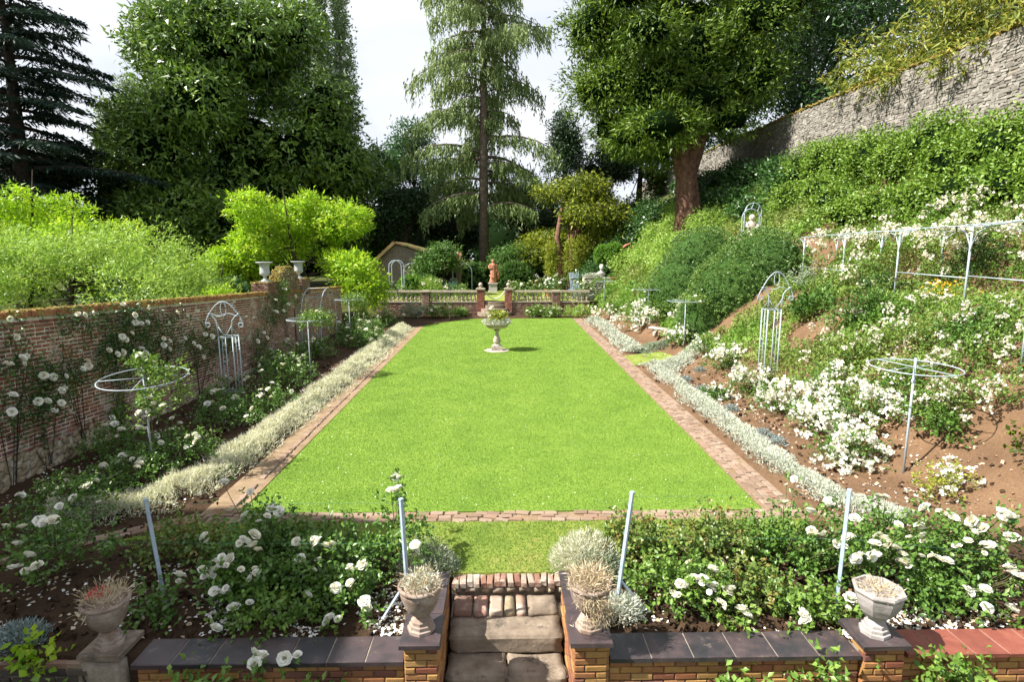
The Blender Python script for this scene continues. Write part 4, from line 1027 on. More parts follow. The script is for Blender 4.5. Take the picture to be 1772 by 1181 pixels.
# ---- teal garden chairs on the terrace
def chair(x, y, z, rz, label):
    o = thing('garden_chair', label, 'chair', (x, y, z), 'teal garden chairs'); o.rotation_euler = (0, 0, rz)
    def part(nm, c, d):
        b = MB(); b.box(c, d); me = b.mesh(nm, 'teal_paint'); put(nm, me, o)
    for k in range(5): part('seat_slat', (-.24+k*.12, 0, .44), (.1, .5, .03))
    for sx_ in (-1, 1):
        part('leg', (sx_*.29, -.25, .22), (.05, .05, .46)); part('back_leg', (sx_*.29, .26, .5), (.05, .05, 1.0)); part('armrest', (sx_*.29, 0, .66), (.06, .54, .03))
    for k in range(4): part('back_slat', (0, .265, .58+k*.12), (.54, .025, .075))
c = oz(786, 509, TERR_Z); chair(c[0], 45.0, TERR_Z, R(8), 'teal slatted garden chair on the terrace, nearer the statue')
chair(c[0]-.95, 44.9, TERR_Z, R(-25), 'teal garden chair half hidden by roses, farther from the statue')

# ---- stone seat at the foot of the bank
p = og(1152, 582); sb_ = thing('stone_bench', 'low pale stone slab bench at the foot of the bank', 'bench', p)
rough_slab('seat', (p[0], p[1], p[2]+.3), (1.5, .5, .09), 'lichen_stone', sb_, 51, .008, 5, .02, (0, R(4), R(-28)))
for s in (-.5, .5): rough_slab('support', (p[0]+s*.85, p[1]-s*.45, p[2]+.1), (.16, .4, .34), 'lichen_stone', sb_, 52, .008, 3, .02, (0, 0, R(-28)))

# ---- barn beyond the terrace
bn = thing('barn', 'low dark barn with mossy asymmetrical gable beyond the terrace', 'barn', (-8.5, 47, TERR_Z))
BYn = 46.3
gp_ = [(-12.4, .9), (-12.4, 1.25), (-8.45, 4.85), (-6.45, 4.35), (-6.45, .9)]
b = MB(); n_ = len(gp_); b.add([(x, BYn, z) for x, z in gp_]+[(x, BYn+7, z) for x, z in gp_], [tuple(range(n_)), tuple(range(2*n_-1, n_-1, -1))]+[(k+n_, (k+1) % n_+n_, (k+1) % n_, k) for k in range(n_)], .5); b.build('gable_wall', 'barn_wall', bn)
def roofplane(a, c, y0, y1, th, mat, nm, rows=9):
    b = MB(); a = np.array(a); c = np.array(c); d = (c-a); ln = np.linalg.norm(d); nrm = np.array([-d[1], d[0]])/ln
    if nrm[1] < 0: nrm = -nrm
    for r in range(rows):
        p0 = a+d*r/rows; p1 = a+d*(r+1.08)/rows
        yy0 = y0+random.gauss(0, .04)
        q0 = p0+nrm*(th+.03); q1 = p1+nrm*(th+.0)
        b.add([(p0[0], yy0, p0[1]), (p1[0], yy0, p1[1]), (q1[0], yy0, q1[1]), (q0[0], yy0, q0[1]), (p0[0], y1, p0[1]), (p1[0], y1, p1[1]), (q1[0], y1, q1[1]), (q0[0], y1, q0[1])], [(0, 1, 2, 3), (7, 6, 5, 4), (0, 4, 5, 1), (1, 5, 6, 2), (2, 6, 7, 3), (3, 7, 4, 0)])
    return b.build(nm, mat, bn)
roofplane((-8.40, 4.93), (-12.9, .85), BYn-.35, BYn+7.3, .22, 'thatch', 'roof_slope', 12)
roofplane((-8.42, 4.93), (-6.2, 4.32), BYn-.3, BYn+7.3, .12, 'thatch', 'roof_slope', 5)
b = MB(); b.box((-4.9, BYn+3, 2.0), (3.1, 4, 2.3), a=.5); b.build('wing_wall', 'barn_wall', bn)
b = MB(); b.box((-4.9, BYn+.95, 1.75), (2.4, .12, 1.7), a=.5); b.build('opening', 'dark_void', bn)
for r in range(11):
    for k in range(14):
        b = MB(); b.box((-6.3+k*.215+(r % 2)*.1, BYn+.55+r*.19, 3.05+r*.11), (.205, .28, .022), (R(30), 0, 0), a=random.random()); b.build('roof_tile', 'roof_tile', bn)
b = MB(); b.box((-4.9, BYn+2.75, 4.27), (3.2, .3, .12)); b.build('ridge', 'thatch', bn)
# low ledge walls that carry the flower pots
for (xa, xb, y, lab) in ((-6.3, -3.4, 45.6, 'low dark ledge under flower pots before the barn'), (2.2, 6.2, 50.5, 'low dark ledge under flower pots right of the statue')):
    o = thing('ledge_wall', lab, 'wall', ((xa+xb)/2, y, TERR_Z))
    for k in range(int((xb-xa)/.5)):
        rough_slab('ledge_stone', (xa+.25+k*.5, y, TERR_Z+.25), (.48, .45, .52), 'barn_wall', o, 60+k, .012, 3, .02)
def pot(x, y, z, s, label):
    o = thing('flower_pot', label, 'flower pot', (x, y, z), 'terracotta pots with white flowers')
    b = MB(); b.lathe([(.13*s, 0), (.19*s, .3*s), (.19*s, .31*s), (.215*s, .315*s), (.22*s, .38*s), (.19*s, .38*s), (.17*s, .33*s), (0, .33*s)], (x, y, z), 16, cap=False); b.build('pot', 'terracotta', o)
    n = 260; d = sphere_pts(n); d[:, 2] = np.abs(d[:, 2]); P = d*np.array([.3, .3, .38])*s*(RS.rand(n)**.4)[:, None]+np.array([0, 0, .38*s])
    put('foliage', leafmesh('foliage', P, d+RS.normal(size=(n, 3))*.5, .13*s, .08*s, RS.rand(n), 'mid_leaf'), o)
    n = 90; d = sphere_pts(n); d[:, 2] = np.abs(d[:, 2]); P = d*np.array([.32, .32, .42])*s+np.array([0, 0, .4*s])
    put('flowers', leafmesh('flowers', P, RS.normal(size=(n, 3)), .09*s, .08*s, RS.rand(n), 'petal'), o)
for k, px_ in enumerate((745, 765, 784)): c = oy(px_, 470, 45.6); pot(c[0], 45.6, TERR_Z+.5, 1., ('leftmost', 'middle', 'rightmost')[k]+' of three white flowered pots before the barn')
for k, px_ in enumerate((905, 926, 947)): c = oy(px_, 470, 50.5); pot(c[0], 50.5, TERR_Z+.5, 1.1, ('leftmost', 'middle', 'rightmost')[k]+' of three white flowered pots right of the statue')
pot(3.6, 42.5, TERR_Z, 1.7, 'large dark pot of white flowers beside the leaning golden yew')
# leaning teal slatted panel by the golden yew
c = oy(995, 478, 46.); o = thing('trellis_panel', 'grey green slatted panel leaning by the golden yew trunk', 'trellis', (c[0], 46, TERR_Z))
for k in range(7): b = MB(); b.box((c[0]-.36+k*.12, 46, TERR_Z+.85), (.07, .03, 1.75), (R(-8), R(-7), 0)); b.build('slat', 'blue_metal', o)
for z in (.4, 1.3): b = MB(); b.box((c[0]-.03+.12*(z-.85), 46.02, TERR_Z+z), (.85, .03, .07), (R(-8), R(-7), 0)); b.build('rail', 'blue_metal', o)

# ---- unseen building added left of the frame to shade the near left bed
hs = thing('shade_caster', 'unseen rendered building added beyond the left wall to cast shade', 'shade_caster', (-14, -2, 0))
HX0, HX1, HY0, HY1, HZ = -20., -10.2, -16., 5.95, 9.2
b = MB(); b.box(((HX0+HX1)/2, (HY0+HY1)/2, HZ/2-.7), (HX1-HX0, HY1-HY0, HZ+1.4)); b.build('wall', 'house_render', hs)
b = MB(); xm = (HX0+HX1)/2; P = [(HX0-.4, HZ-.1), (xm, HZ+2.6), (HX1+.4, HZ-.1)]
b.add([(x, HY0-.3, z) for x, z in P]+[(x, HY1+.25, z) for x, z in P], [(0, 1, 2), (5, 4, 3), (0, 3, 4, 1), (1, 4, 5, 2), (0, 2, 5, 3)]); b.build('roof', 'roof_tile', hs)
for y in (-12, -8, -4, 0, 4.5):
    for z in (1.9, 5.6):
        b = MB(); b.box((HX1+.02, y, z), (.08, 1.3, 1.9)); f_ = b.build('window', 'white_urn', hs)
        b = MB(); b.box((HX1+.065, y, z), (.02, 1.1, 1.7)); b.build('pane', 'glass', f_)
# ================================================================== VEGETATION
def rose_bloom(seed, big=True, mat='petal'):
    rr = random.Random(seed); b = MB()
    whorls = ((6, 1.0, 74), (6, .92, 54), (5, .78, 36), (4, .6, 20), (3, .4, 8)) if big else ((5, 1.0, 62), (4, .75, 30), (2, .4, 10))
    for wi, (n_, r, op) in enumerate(whorls):
        for k in range(n_):
            a = 2*math.pi*(k+rr.random()*.5)/n_+wi; o = R(op+rr.uniform(-9, 9)); w = r*rr.uniform(.95, 1.2)*1.1
            Vv = []
            for i_, t in enumerate((0., .5, .85, 1.05)):
                an = o*(.35, .7, 1.0, 1.45)[i_]; rad = r*(.1+t*math.sin(o*(.7+.35*t))*.9); z = r*1.05*(t*math.cos(o*.85)-(.12 if i_ == 3 else 0))+.05*(wi-2)
                for s in (-1, 0, 1):
                    ww = w*(.2, .5, .5, .3)[i_]*s
                    x = rad-abs(s)*.16*r*math.sin(math.pi*min(t, 1)*.6); zz = z+abs(s)*.07*r+rr.uniform(-.035, .035)
                    Vv.append((x*math.cos(a)-ww*math.sin(a), x*math.sin(a)+ww*math.cos(a), zz))
            b.add(Vv, [(0, 1, 4, 3), (1, 2, 5, 4), (3, 4, 7, 6), (4, 5, 8, 7), (6, 7, 10, 9), (7, 8, 11, 10)], rr.random())
    return b.mesh('bloom', mat, smooth=True)
BLOOM = [rose_bloom(k, True, 'petal' if k % 3 else 'pale_petal') for k in range(9)]
SMALL = [rose_bloom(50+k, False) for k in range(4)]
def blooms_joined(name, P, r, mat, o, parent):
    """many small blossoms of five petals joined into one part"""
    n = len(P); k = 6
    P = np.repeat(P, k, 0); n2 = len(P)
    rr = np.repeat(np.broadcast_to(r, (n,)), k)*RS.uniform(.8, 1.2, n2)
    A = RS.normal(size=(n2, 3))+np.array([-.35, -.6, .55])
    return tag(put(name, leafmesh(name, P+RS.normal(size=(n2, 3))*rr[:, None]*.25, A, rr*1.15, rr*1.15, RS.rand(n2), mat, .12, o), parent), kind='stuff')
def bush(name, label, cat, x, y, rx, ry, h, nleaf, mat, blooms=(), group=None, seed=0, leaf=.068, br=.068, z=None, stems=8, small=False, tall=.0, low=.12):
    global RS
    RS = np.random.RandomState(seed*13+5); rr = random.Random(seed)
    g = float(G(x, y)) if z is None else z
    o = thing(name, label, cat, (x, y, g), group)
    if 'front beds' in (group or ''): h *= .78; nleaf = int(nleaf*.74)
    K = max(6, int(nleaf/9)); d = sphere_pts(K); d[:, 2] = np.abs(d[:, 2])
    rad = RS.rand(K)**.42
    C = d*rad[:, None]*np.array([rx, ry, h*(1-low)])*RS.uniform(.75, 1.12, (K, 1))+np.array([0, 0, h*low])
    C[:, 2] += tall*RS.rand(K)**3
    if len(blooms):
        E_ = np.repeat(np.array(blooms, float)-np.array([x, y, g]), 3, 0); E_ = E_+RS.normal(size=E_.shape)*.05-np.array([0, -.03, .13]); d = np.concatenate([d, unit(E_)]); C = np.concatenate([C, E_]); K = len(C)
    st = MB()
    for k in range(stems):
        c = C[rr.randrange(K)]; b0 = np.array([rr.uniform(-.12, .12)*rx, rr.uniform(-.12, .12)*ry, -.03])
        m = b0*.45+c*.55+np.array([0, 0, h*.12]); st.tube([b0, m, c], [.011, .008, .004], 4)
    cb = unit(RS.normal(size=(K, 3))+d*1.1+np.array([0, 0, .35]))
    kk = np.repeat(np.arange(K), 9); n = len(kk); t = RS.rand(n)
    P = C[kk]+cb[kk]*(t*leaf*3.2)[:, None]+RS.normal(size=(n, 3))*leaf*.28
    A = RS.normal(size=(n, 3))*.8+cb[kk]*.6+np.array([0, 0, .05])
    v = np.clip(RS.rand(K)[kk]*.45+RS.rand(n)*.45+.1*(C[kk][:, 2]/h), 0, 1)
    put('foliage', leafmesh('foliage', P, A, leaf*RS.uniform(.7, 1.25, n), leaf*.62*RS.uniform(.8, 1.2, n), v, mat, .18, up=np.array([0, 0, 1.])), o)
    more = [(b0+rr.gauss(0, br*1.1), b1+rr.gauss(0, br*.6), b2+rr.gauss(-.02, br*.7)) for b0, b1, b2 in blooms if rr.random() < .45]
    for q_, (bx_, by_, bz_) in enumerate(list(blooms)+more):
        r = br*rr.uniform(.72, 1.22)*(1 if q_ < len(blooms) else .72); p = Vector((bx_-x, by_-y, bz_-g))
        put('bloom', rr.choice(SMALL if small else BLOOM), o, p, (rr.gauss(.45, .35), rr.gauss(0, .35), rr.random()*6), (r, r, r*rr.uniform(.9, 1.1)))
        st.tube([(p.x*.55, p.y*.55, max(0, p.z-.4)), (p.x*.9, p.y*.9, p.z-.12), (p.x, p.y, p.z+.0)], [.006, .005, .004], 4)
    if st.n: put('stems', st.mesh('stems', 'twig'), o)
    return o
def front_pt(px_, py_):
    z = min(.95, max(.12, .22+(1058-py_)*.0043)); return oz(px_, py_, z)
c7 = lambda L: [front_pt(a/2.953, 781+b_/2.953) for a, b_ in L]
c1 = lambda L: [front_pt(580+a/2.953, 781+b_/2.953) for a, b_ in L]
c8 = lambda L: [front_pt(1172+a/2.953, 781+b_/2.953) for a, b_ in L]
def near_bed(name, label, pts, x, y, rx, ry, h, nleaf, mat, seed, **kw):
    return bush('rose_bush', label, 'rose bush', x, y, rx, ry, h, nleaf, mat, pts, 'rose bushes in the front beds', seed, **kw)
# ---- front left bed
near_bed('', 'white rose bush at the left edge over the front brick path', c7([(30,390),(112,392),(200,360),(230,372),(270,358),(305,285),(85,480),(145,540),(60,600),(175,600),(190,590)]), -5.75, 6.95, .75, .5, .85, 1500, 'rose_leaf', 1, low=.3)
near_bed('', 'flowerless leafy rose bush behind the leaning blue post', [], -4.25, 7.3, .75, .45, .68, 2400, 'rose_leaf_red', 2)
near_bed('', 'tall rose bush with large white clusters in front left bed', c7([(1145,165),(1280,210),(1255,330),(1385,285),(1425,310),(1365,335),(1045,440),(1295,435),(1260,470),(1285,490),(1315,510),(1240,455),(1180,555),(1390,300)]), -3.15, 7.05, .75, .5, .95, 3000, 'rose_leaf', 3)
near_bed('', 'low white rose bush in the middle of front left bed', c7([(1115,570),(1100,610),(1080,640),(1300,640),(1285,655),(1310,625),(915,640),(1095,720),(1145,730),(1135,580)]), -2.95, 6.35, .6, .4, .62, 2600, 'rose_leaf', 4)
near_bed('', 'rose bush with paired white blooms left of the braced post', c7([(1515,465),(1605,455),(1625,470),(1665,490),(1700,480),(1535,555),(1600,610),(1570,740),(1715,705)]), -2.15, 6.9, .62, .45, .85, 2400, 'rose_leaf', 5)
near_bed('', 'straggling rose drooping its blooms over the slate coping', c7([(1100,915),(1320,1075),(1300,1090),(1455,1060),(1330,1060),(1685,860),(1670,875),(1195,805),(1275,780)]), -2.6, 5.85, .55, .26, .34, 1100, 'rose_leaf_light', 6, low=.2)
near_bed('', 'low leafy rose bush near the braced post left of steps', c1([(140,585),(75,600),(150,775),(165,795),(5,705),(90,680)]), -1.85, 6.25, .45, .35, .5, 1500, 'rose_leaf', 7)
near_bed('', 'slender tall rose with single high bloom beside the left post', c1([(305,135),(320,200),(410,485),(285,208)]), -1.35, 7.0, .38, .35, .8, 1300, 'rose_leaf', 8, tall=.35)
near_bed('', 'leafy rose bush against the grass strip in front left bed', [], -2.9, 7.45, .8, .28, .5, 1700, 'rose_leaf_red', 9)
near_bed('', 'small dark glossy shrub beside the leftmost urn', [], -3.95, 5.95, .28, .22, .38, 420, 'rose_leaf', 10, leaf=.075)
# ---- front right bed
near_bed('', 'flowerless leafy rose bush behind the post right of steps', [], 1.75, 7.15, .6, .42, .85, 2400, 'rose_leaf_red', 11)
near_bed('', 'low rose bush massed with white blooms right of braced post', c8([(195,620),(180,610),(130,665),(60,575),(175,710),(250,720),(270,712),(230,790),(215,775),(345,830),(330,815),(360,845),(0,745),(15,685),(85,655),(45,700)]), 2.1, 6.3, .6, .38, .58, 2400, 'rose_leaf_light', 12)
near_bed('', 'bronze tinged leafy rose bush without blooms in front right bed', [], 2.75, 7.05, .6, .42, .82, 2300, 'rose_leaf_red', 13, tall=.2)
near_bed('', 'dense green rose bush without blooms before the slate coping', [], 2.95, 6.2, .5, .32, .55, 2000, 'rose_leaf_red', 14)
near_bed('', 'white rose bush right round the rightmost blue post', c8([(545,270),(600,145),(680,315),(775,265),(760,280),(790,255),(905,350),(690,425),(685,410),(870,450),(885,440),(810,475),(930,545),(915,560),(990,545)]), 3.75, 7.0, .6, .45, .85, 2400, 'rose_leaf', 15)
near_bed('', 'rose bush with heavy white clusters behind the pale urn', c8([(1050,450),(1030,440),(1065,470),(1080,490),(1110,500),(1150,530),(1170,560),(1150,575),(1130,380),(1235,385),(1250,400),(1260,435),(1010,480)]), 4.35, 6.75, .6, .45, .8, 2300, 'rose_leaf', 16)
near_bed('', 'upper white rose bush beside the diagonal path at right', c8([(1030,235),(1395,330),(1410,345),(1270,295),(1500,355),(1510,370),(1560,400),(1485,465),(1430,490),(1600,490),(1640,500),(1570,480)]), 5.15, 7.15, .65, .4, .8, 2300, 'rose_leaf', 17)
near_bed('', 'white rose bush at the right edge above the red tiles', c8([(1685,320),(1715,345),(1660,310),(1720,450),(1700,440),(1335,555),(1380,570),(1720,620),(1700,600),(1735,640)]), 5.55, 6.6, .65, .42, .8, 2600, 'rose_leaf', 18)
near_bed('', 'small white rose bush between the pale urn and red tiles', c8([(1480,710),(1495,725),(1575,710),(1580,805),(1700,800),(1715,815)]), 5.15, 5.98, .55, .25, .5, 1500, 'rose_leaf', 19)
near_bed('', 'straggling little rose at the foot of the rightmost blue post', c8([(900,775),(885,760),(920,785),(650,850),(640,835),(660,875),(890,940),(870,930),(915,955)]), 3.55, 5.85, .45, .22, .4, 1100, 'rose_leaf_light', 20)
near_bed('', 'leafy rose bush beyond the leafy one at the far right edge', [], 6.15, 7.1, .6, .4, .75, 1500, 'rose_leaf', 21)
near_bed('', 'leafy red tipped rose bush beside the grass strip at right', [], 3.2, 7.5, .7, .25, .55, 1600, 'rose_leaf_red', 22)
# green shoots growing up in front of the wall
for k, (x, rx, lab) in enumerate(((-2.95, .35, 'green shoots growing before the wall under the drooping rose'), (-1.75, .18, 'small green shoot before the yellow wall left of the steps'), (2.3, .2, 'small leafy shoot before the slate topped wall at right'), (3.25, .3, 'leafy green shoots before the wall left of the pier'), (4.55, .4, 'tall leafy green shoots before the red tile coping'), (-4.6, .3, 'leafy shoots before the old wall in the corner'))):
    bush('leafy_shoots', lab, 'plant', x, 4.98, rx, .15, .95+.22*(k == 4)+.12*(k in (0, 3)), int(900*rx)+160, 'rose_leaf_light', (), 'green shoots below the front wall', 100+k, leaf=.085, z=-1.0, low=.5)
bush('fern', 'small bright green fern growing from the old wall', 'fern', -4.75, 5.28, .14, .08, .2, 120, 'lime_leaf', (), None, 120, leaf=.1, z=-.12)

# ---- silvery plants by the steps
def mound(name, label, cat, x, y, rx, ry, h, n, mat, L, wd, seed, group=None, z=None):
    global RS
    RS = np.random.RandomState(seed)
    g = float(G(x, y)) if z is None else z
    o = thing(name, label, cat, (x, y, g), group)
    d = sphere_pts(n); d[:, 2] = np.abs(d[:, 2]); P = d*np.array([rx, ry, h])*(RS.rand(n)**.35)[:, None]
    A = d+RS.normal(size=(n, 3))*.6+np.array([0, 0, .5])
    put('foliage', leafmesh(name, P, A, L*RS.uniform(.6, 1.3, n), wd*RS.uniform(.7, 1.3, n), RS.rand(n), mat), o); return o
mound('silver_plant', 'silvery lavender clump at the left top of the steps', 'plant', -.98, 6.95, .42, .3, .32, 2600, 'greygreen_leaf', .07, .012, 1)
mound('dry_plant', 'pale dry seed heads over the silvery clump left of steps', 'plant', -1.0, 7.0, .38, .3, .42, 1300, 'cream_leaf', .06, .008, 2)
mound('silver_plant', 'large straw pale silvery clump at the right top of the steps', 'plant', 1.1, 6.95, .48, .35, .48, 4200, 'cream_leaf', .08, .01, 3)
mound('silver_plant', 'soft silver bush behind the urn right of the steps', 'plant', 1.25, 6.75, .35, .3, .36, 2200, 'greygreen_leaf', .06, .012, 4)
mound('silver_plant', 'small silvery lavender clump beside the braced post at right', 'plant', 1.38, 5.95, .24, .2, .24, 1500, 'silver_leaf', .07, .012, 5)
mound('silver_plant', 'blue grey lavender on the corner of the old wall', 'plant', -5.15, 5.62, .3, .22, .2, 1100, 'grey_blue_leaf', .07, .014, 6, z=-.02)

# ---- fallen petals and clods on the soil
def scatter_ok(x, y): return ((x < -4.9) | (x > 5.05) | ((y < 7.4) & ((x < -1) | (x > 1.1)))) & (y > 5.62) & (y < 37)
def litter(name, n, regions, size, mat, label, cat, zoff=.02):
    global RS
    RS = np.random.RandomState(n)
    X_, Y_ = [], []
    for (x0, x1, y0, y1, f) in regions:
        m_ = int(n*f); X_.append(RS.uniform(x0, x1, m_)); Y_.append(y0+(y1-y0)*RS.rand(m_)**1.4)
    x = np.concatenate(X_); y = np.concatenate(Y_); k = scatter_ok(x, y) & (RS.rand(len(x)) < np.clip((vn(x, y, 2.3, 77)-.38)*3.2, .06, 1)); x, y = x[k], y[k]; n = len(x)
    P = np.stack([x, y, G(x, y)+(vn(x, y, 3.5, 3)-.5)*.07+(vn(x, y, 9, 4)-.5)*.05+zoff], 1)
    A = RS.normal(size=(n, 3))*np.array([1, 1, .25])
    s = size*RS.uniform(.6, 1.4, n)
    tag(put(name, leafmesh(name, P, A, s, s*.8, RS.rand(n), mat, .12, up=np.array([0, 0, 1.2]))), label, cat, kind='stuff')
litter('fallen_petals', 6500, ((-3.4, -1.0, 5.6, 6.5, .16), (-6.5, -1, 5.6, 7.4, .12), (1.1, 6.6, 5.6, 7.0, .16), (4.1, 6.6, 5.6, 6.3, .14), (-8.6, -5.2, 8.5, 20, .22), (5.2, 8, 8, 24, .2)), .045, 'petal', 'white fallen rose petals scattered over the dark soil', 'petals')
litter('leaf_litter', 3000, ((-6.5, -1, 5.6, 7.6, .3), (1.1, 6.6, 5.6, 7.6, .25), (-8.6, -5.2, 8.5, 22, .2), (5.2, 9, 8, 24, .25)), .05, 'dry_leaf', 'dry brown leaves and mulch lying on the beds', 'leaf litter')
cl = MB(); random.seed(77)
for k in range(5200):
    x = random.uniform(-8.6, 8.2); y = 5.65+random.random()**1.8*16
    if not (scatter_ok(np.array([x]), np.array([y]))[0]): continue
    s = random.uniform(.02, .07)*random.uniform(.6, 1.2); cl.brick((x, y, float(G(x, y))+s*.15), (s*1.5, s, s*.8), (random.random()*3, random.random()*3, random.random()*3), j=s*.2)
tag(cl.build('soil_clods', 'soil'), 'clods of dark earth lying over the rose beds', 'soil', kind='stuff')
pb = MB()
for k in range(900):
    x = random.choice((random.uniform(5.1, 9.0), random.uniform(1.2, 6.6))); y = 5.7+random.random()**1.5*9
    if not (scatter_ok(np.array([x]), np.array([y]))[0]): continue
    s = random.uniform(.015, .045); pb.brick((x, y, float(G(x, y))+s*.3), (s*1.5, s, s*.8), (random.random()*3, random.random()*3, random.random()*3), j=s*.2)
tag(pb.build('loose_stones', 'pebble'), 'small loose stones and brick chips on the right bed', 'stones', kind='stuff')

# ---- pale edging strips along both paths
def strip(name, label, line, wid, h, n, mats, L, wd, seed, cat='edging plants'):
    global RS
    RS = np.random.RandomState(seed); line = np.array(line, float)
    seg = np.linalg.norm(np.diff(line, axis=0), axis=1); cum = np.r_[0, np.cumsum(seg)]
    s = RS.rand(n)**1.25*cum[-1]; x0 = np.interp(s, cum, line[:, 0]); y0 = np.interp(s, cum, line[:, 1])
    u = np.clip(RS.normal(size=n)*.5, -1.25, 1.25); w_ = wid*(.6+.5*vn(s, s*0, .9, seed)+.45*vn(s, np.sign(u)*3, 2.6, seed+4)); hm = h*(.15+.85*vn(s, u*.8, 1.7, seed+1)+.55*vn(s, u*1.4, 4.5, seed+2))*np.exp(-u*u*1.1)
    kp = (vn(s, u*1.2, 3.1, seed+8) > .22) | (RS.rand(n) < .25); s, x0, y0, u, w_, hm = s[kp], x0[kp], y0[kp], u[kp], w_[kp], hm[kp]; n = len(s)
    i_ = np.clip(np.searchsorted(cum, s)-1, 0, len(seg)-1); dx = np.diff(line, axis=0)[i_]/seg[i_][:, None]
    x = x0-dx[:, 1]*u*w_; y = y0+dx[:, 0]*u*w_
    P = np.stack([x, y, G(x, y)+hm*RS.rand(n)**.5], 1)
    A = RS.normal(size=(n, 3))*.6+np.array([0, 0, .9])+np.stack([-dx[:, 1]*u, dx[:, 0]*u, u*0], 1)*.5
    v = RS.rand(n)*.75+.25*vn(x, y, 2, 9)
    o = tag(put(name, leafmesh(name, P, A, L*RS.uniform(.5, 1.4, n)*(1+s/60), wd*1.15*RS.uniform(.7, 1.3, n)*(1+s/25), v, mats, tri=True)), label, cat, kind='stuff')
strip('cream_edging', 'creamy white flowering edging plants along the left path', [(-6.9, 8.3), (-5.6, 9.3), (-5.3, 11), (-5.25, 15), (-5.3, 22), (-5.45, 31.5)], .44, .34, 62000, 'cream_leaf', .085, .011, 31)
strip('greygreen_edging', 'grey green leaves under the cream edging on the left', [(-7.1, 8.1), (-5.75, 9.2), (-5.3, 11), (-5.25, 15), (-5.3, 22), (-5.45, 31.5)], .46, .2, 10000, 'greygreen_leaf', .08, .014, 32)
strip('silver_edging', 'silvery edging plants along the right brick path', [(6.2, 8.1), (5.6, 8.9), (5.45, 11), (5.5, 15), (5.6, 20.0)], .32, .22, 36000, 'silver_leaf', .06, .012, 33)
strip('silver_edging', 'silvery edging plants beyond the side grass on the right', [(5.55, 23.2), (5.7, 28), (5.75, 35.2)], .42, .34, 9000, 'silver_leaf', .12, .03, 34)
strip('silver_edging', 'silvery plants bordering the near side of side grass', [(5.6, 20.0), (6.6, 20.9), (7.8, 22.3)], .5, .32, 9000, 'silver_leaf', .09, .02, 35)
strip('silver_edging', 'silvery plants bordering the far side of side grass', [(5.6, 23.3), (6.8, 24.4), (8.2, 25.4)], .42, .3, 8000, 'greygreen_leaf', .07, .016, 36)
for k, (px_, py_) in enumerate(((1188, 660), (1215, 677), (1265, 712), (1210, 645), (1320, 755), (1345, 770))):
    x, y, z = oz(px_, py_, 0.); mound('lavender_tuft', ('small blue grey tuft on bare soil near the yew mounds', 'blue grey tuft second from the yew on bare soil', 'blue grey tuft left of the big white roses', 'faint blue grey tuft farthest back on bare soil', 'blue grey tuft beside the silver edging before white roses', 'nearest blue grey tuft beside the silver edging')[k], 'plant', x, y, .2, .18, .16, 420, 'grey_blue_leaf', .08, .012, 60+k, 'blue grey tufts in the right bed')

# ---- left bed roses and wall climbers
w4 = lambda L, X=-8.5: [ox(a/2.953, 400+b_/2.953, X) for a, b_ in L]
w5 = lambda L, X=-8.5: [ox(a/2.953, 480+b_/2.953, X) for a, b_ in L]
def climber(label, blooms, areas, n, seed, mat='ivy_leaf', trunk=True):
    """leaves trained flat on the wall; areas: (y, z, ry, rz, weight)"""
    global RS
    RS = np.random.RandomState(seed); rr = random.Random(seed)
    y0 = areas[0][0]; o = thing('climbing_rose', label, 'climbing rose', (-8.55, y0, 0), 'white climbing roses on the left wall')
    n = int(n*.88); A_ = np.array(areas); wts = A_[:, 4]/A_[:, 4].sum(); K = max(8, n//8)
    i_ = RS.choice(len(A_), K, p=wts); q = RS.normal(size=(K, 2))*.5
    C = np.stack([-8.66+RS.rand(K)**1.6*.26, A_[i_, 0]+q[:, 0]*A_[i_, 2], np.maximum(.1, A_[i_, 1]+q[:, 1]*A_[i_, 3])], 1)
    kk = np.repeat(np.arange(K), 8); m_ = len(kk)
    P = C[kk]+RS.normal(size=(m_, 3))*np.array([.04, .07, .07]); P[:, 0] = np.maximum(P[:, 0], -8.70)
    A = RS.normal(size=(m_, 3))*.8+np.array([.55, 0, -.1])
    put('foliage', leafmesh('foliage', P, A, .062*RS.uniform(.7, 1.3, m_), .04, RS.rand(m_), mat, .18, tuple(o.location)), o)
    st = MB()
    for k in range(5):
        c = C[rr.randrange(K)]; st.tube([(-8.68, y0+rr.uniform(-.1, .1), 0), (-8.69, y0*.5+c[1]*.5+rr.uniform(-.2, .2), c[2]*.6), c], [.008, .006, .003], 5)
    st.build('stems', 'bark', o)
    for (x, y, z) in blooms:
        r = .074*rr.uniform(.75, 1.15)*(1 if y < 16 else 1.15)
        put('bloom', rr.choice(BLOOM), o, Vector((x+.1, y, z))-o.location, (rr.gauss(.2, .3), R(60)+rr.gauss(0, .3), rr.gauss(0, .4)), (r, r, r))
def areas_from(bl, rz=.45, extra=()):
    return [(y, z-.12, .5+.02*y, rz, 1.) for _, y, z in bl]+list(extra)
B1 = w5([(18,213),(52,307),(12,448),(85,415),(110,410),(85,440),(35,607),(30,690)])
climber('climbing rose at the left edge of the brick wall', B1, areas_from(B1), 900, 1)
B2 = w5([(245,512),(235,525),(195,505),(308,508),(300,565),(285,580),(165,635),(200,640),(215,635),(285,645),(250,685),(337,697)])
climber('climbing rose with many blooms low on the wall, second from left', B2, areas_from(B2, .5), 1500, 2)
B3 = w5([(405,195),(448,182),(373,190),(422,430),(395,470),(428,455),(533,375)])
climber('climbing rose reaching the wall capping, above the ring support', B3, areas_from(B3, .5), 1300, 3)
B4 = w5([(605,140),(735,155),(665,195),(670,232),(700,238),(730,232),(600,305),(620,320),(650,288),(575,395),(603,385),(720,390),(700,368),(695,490)])
climber('densest climbing rose crowding the wall left of the obelisk', B4, areas_from(B4, .6), 3200, 4)
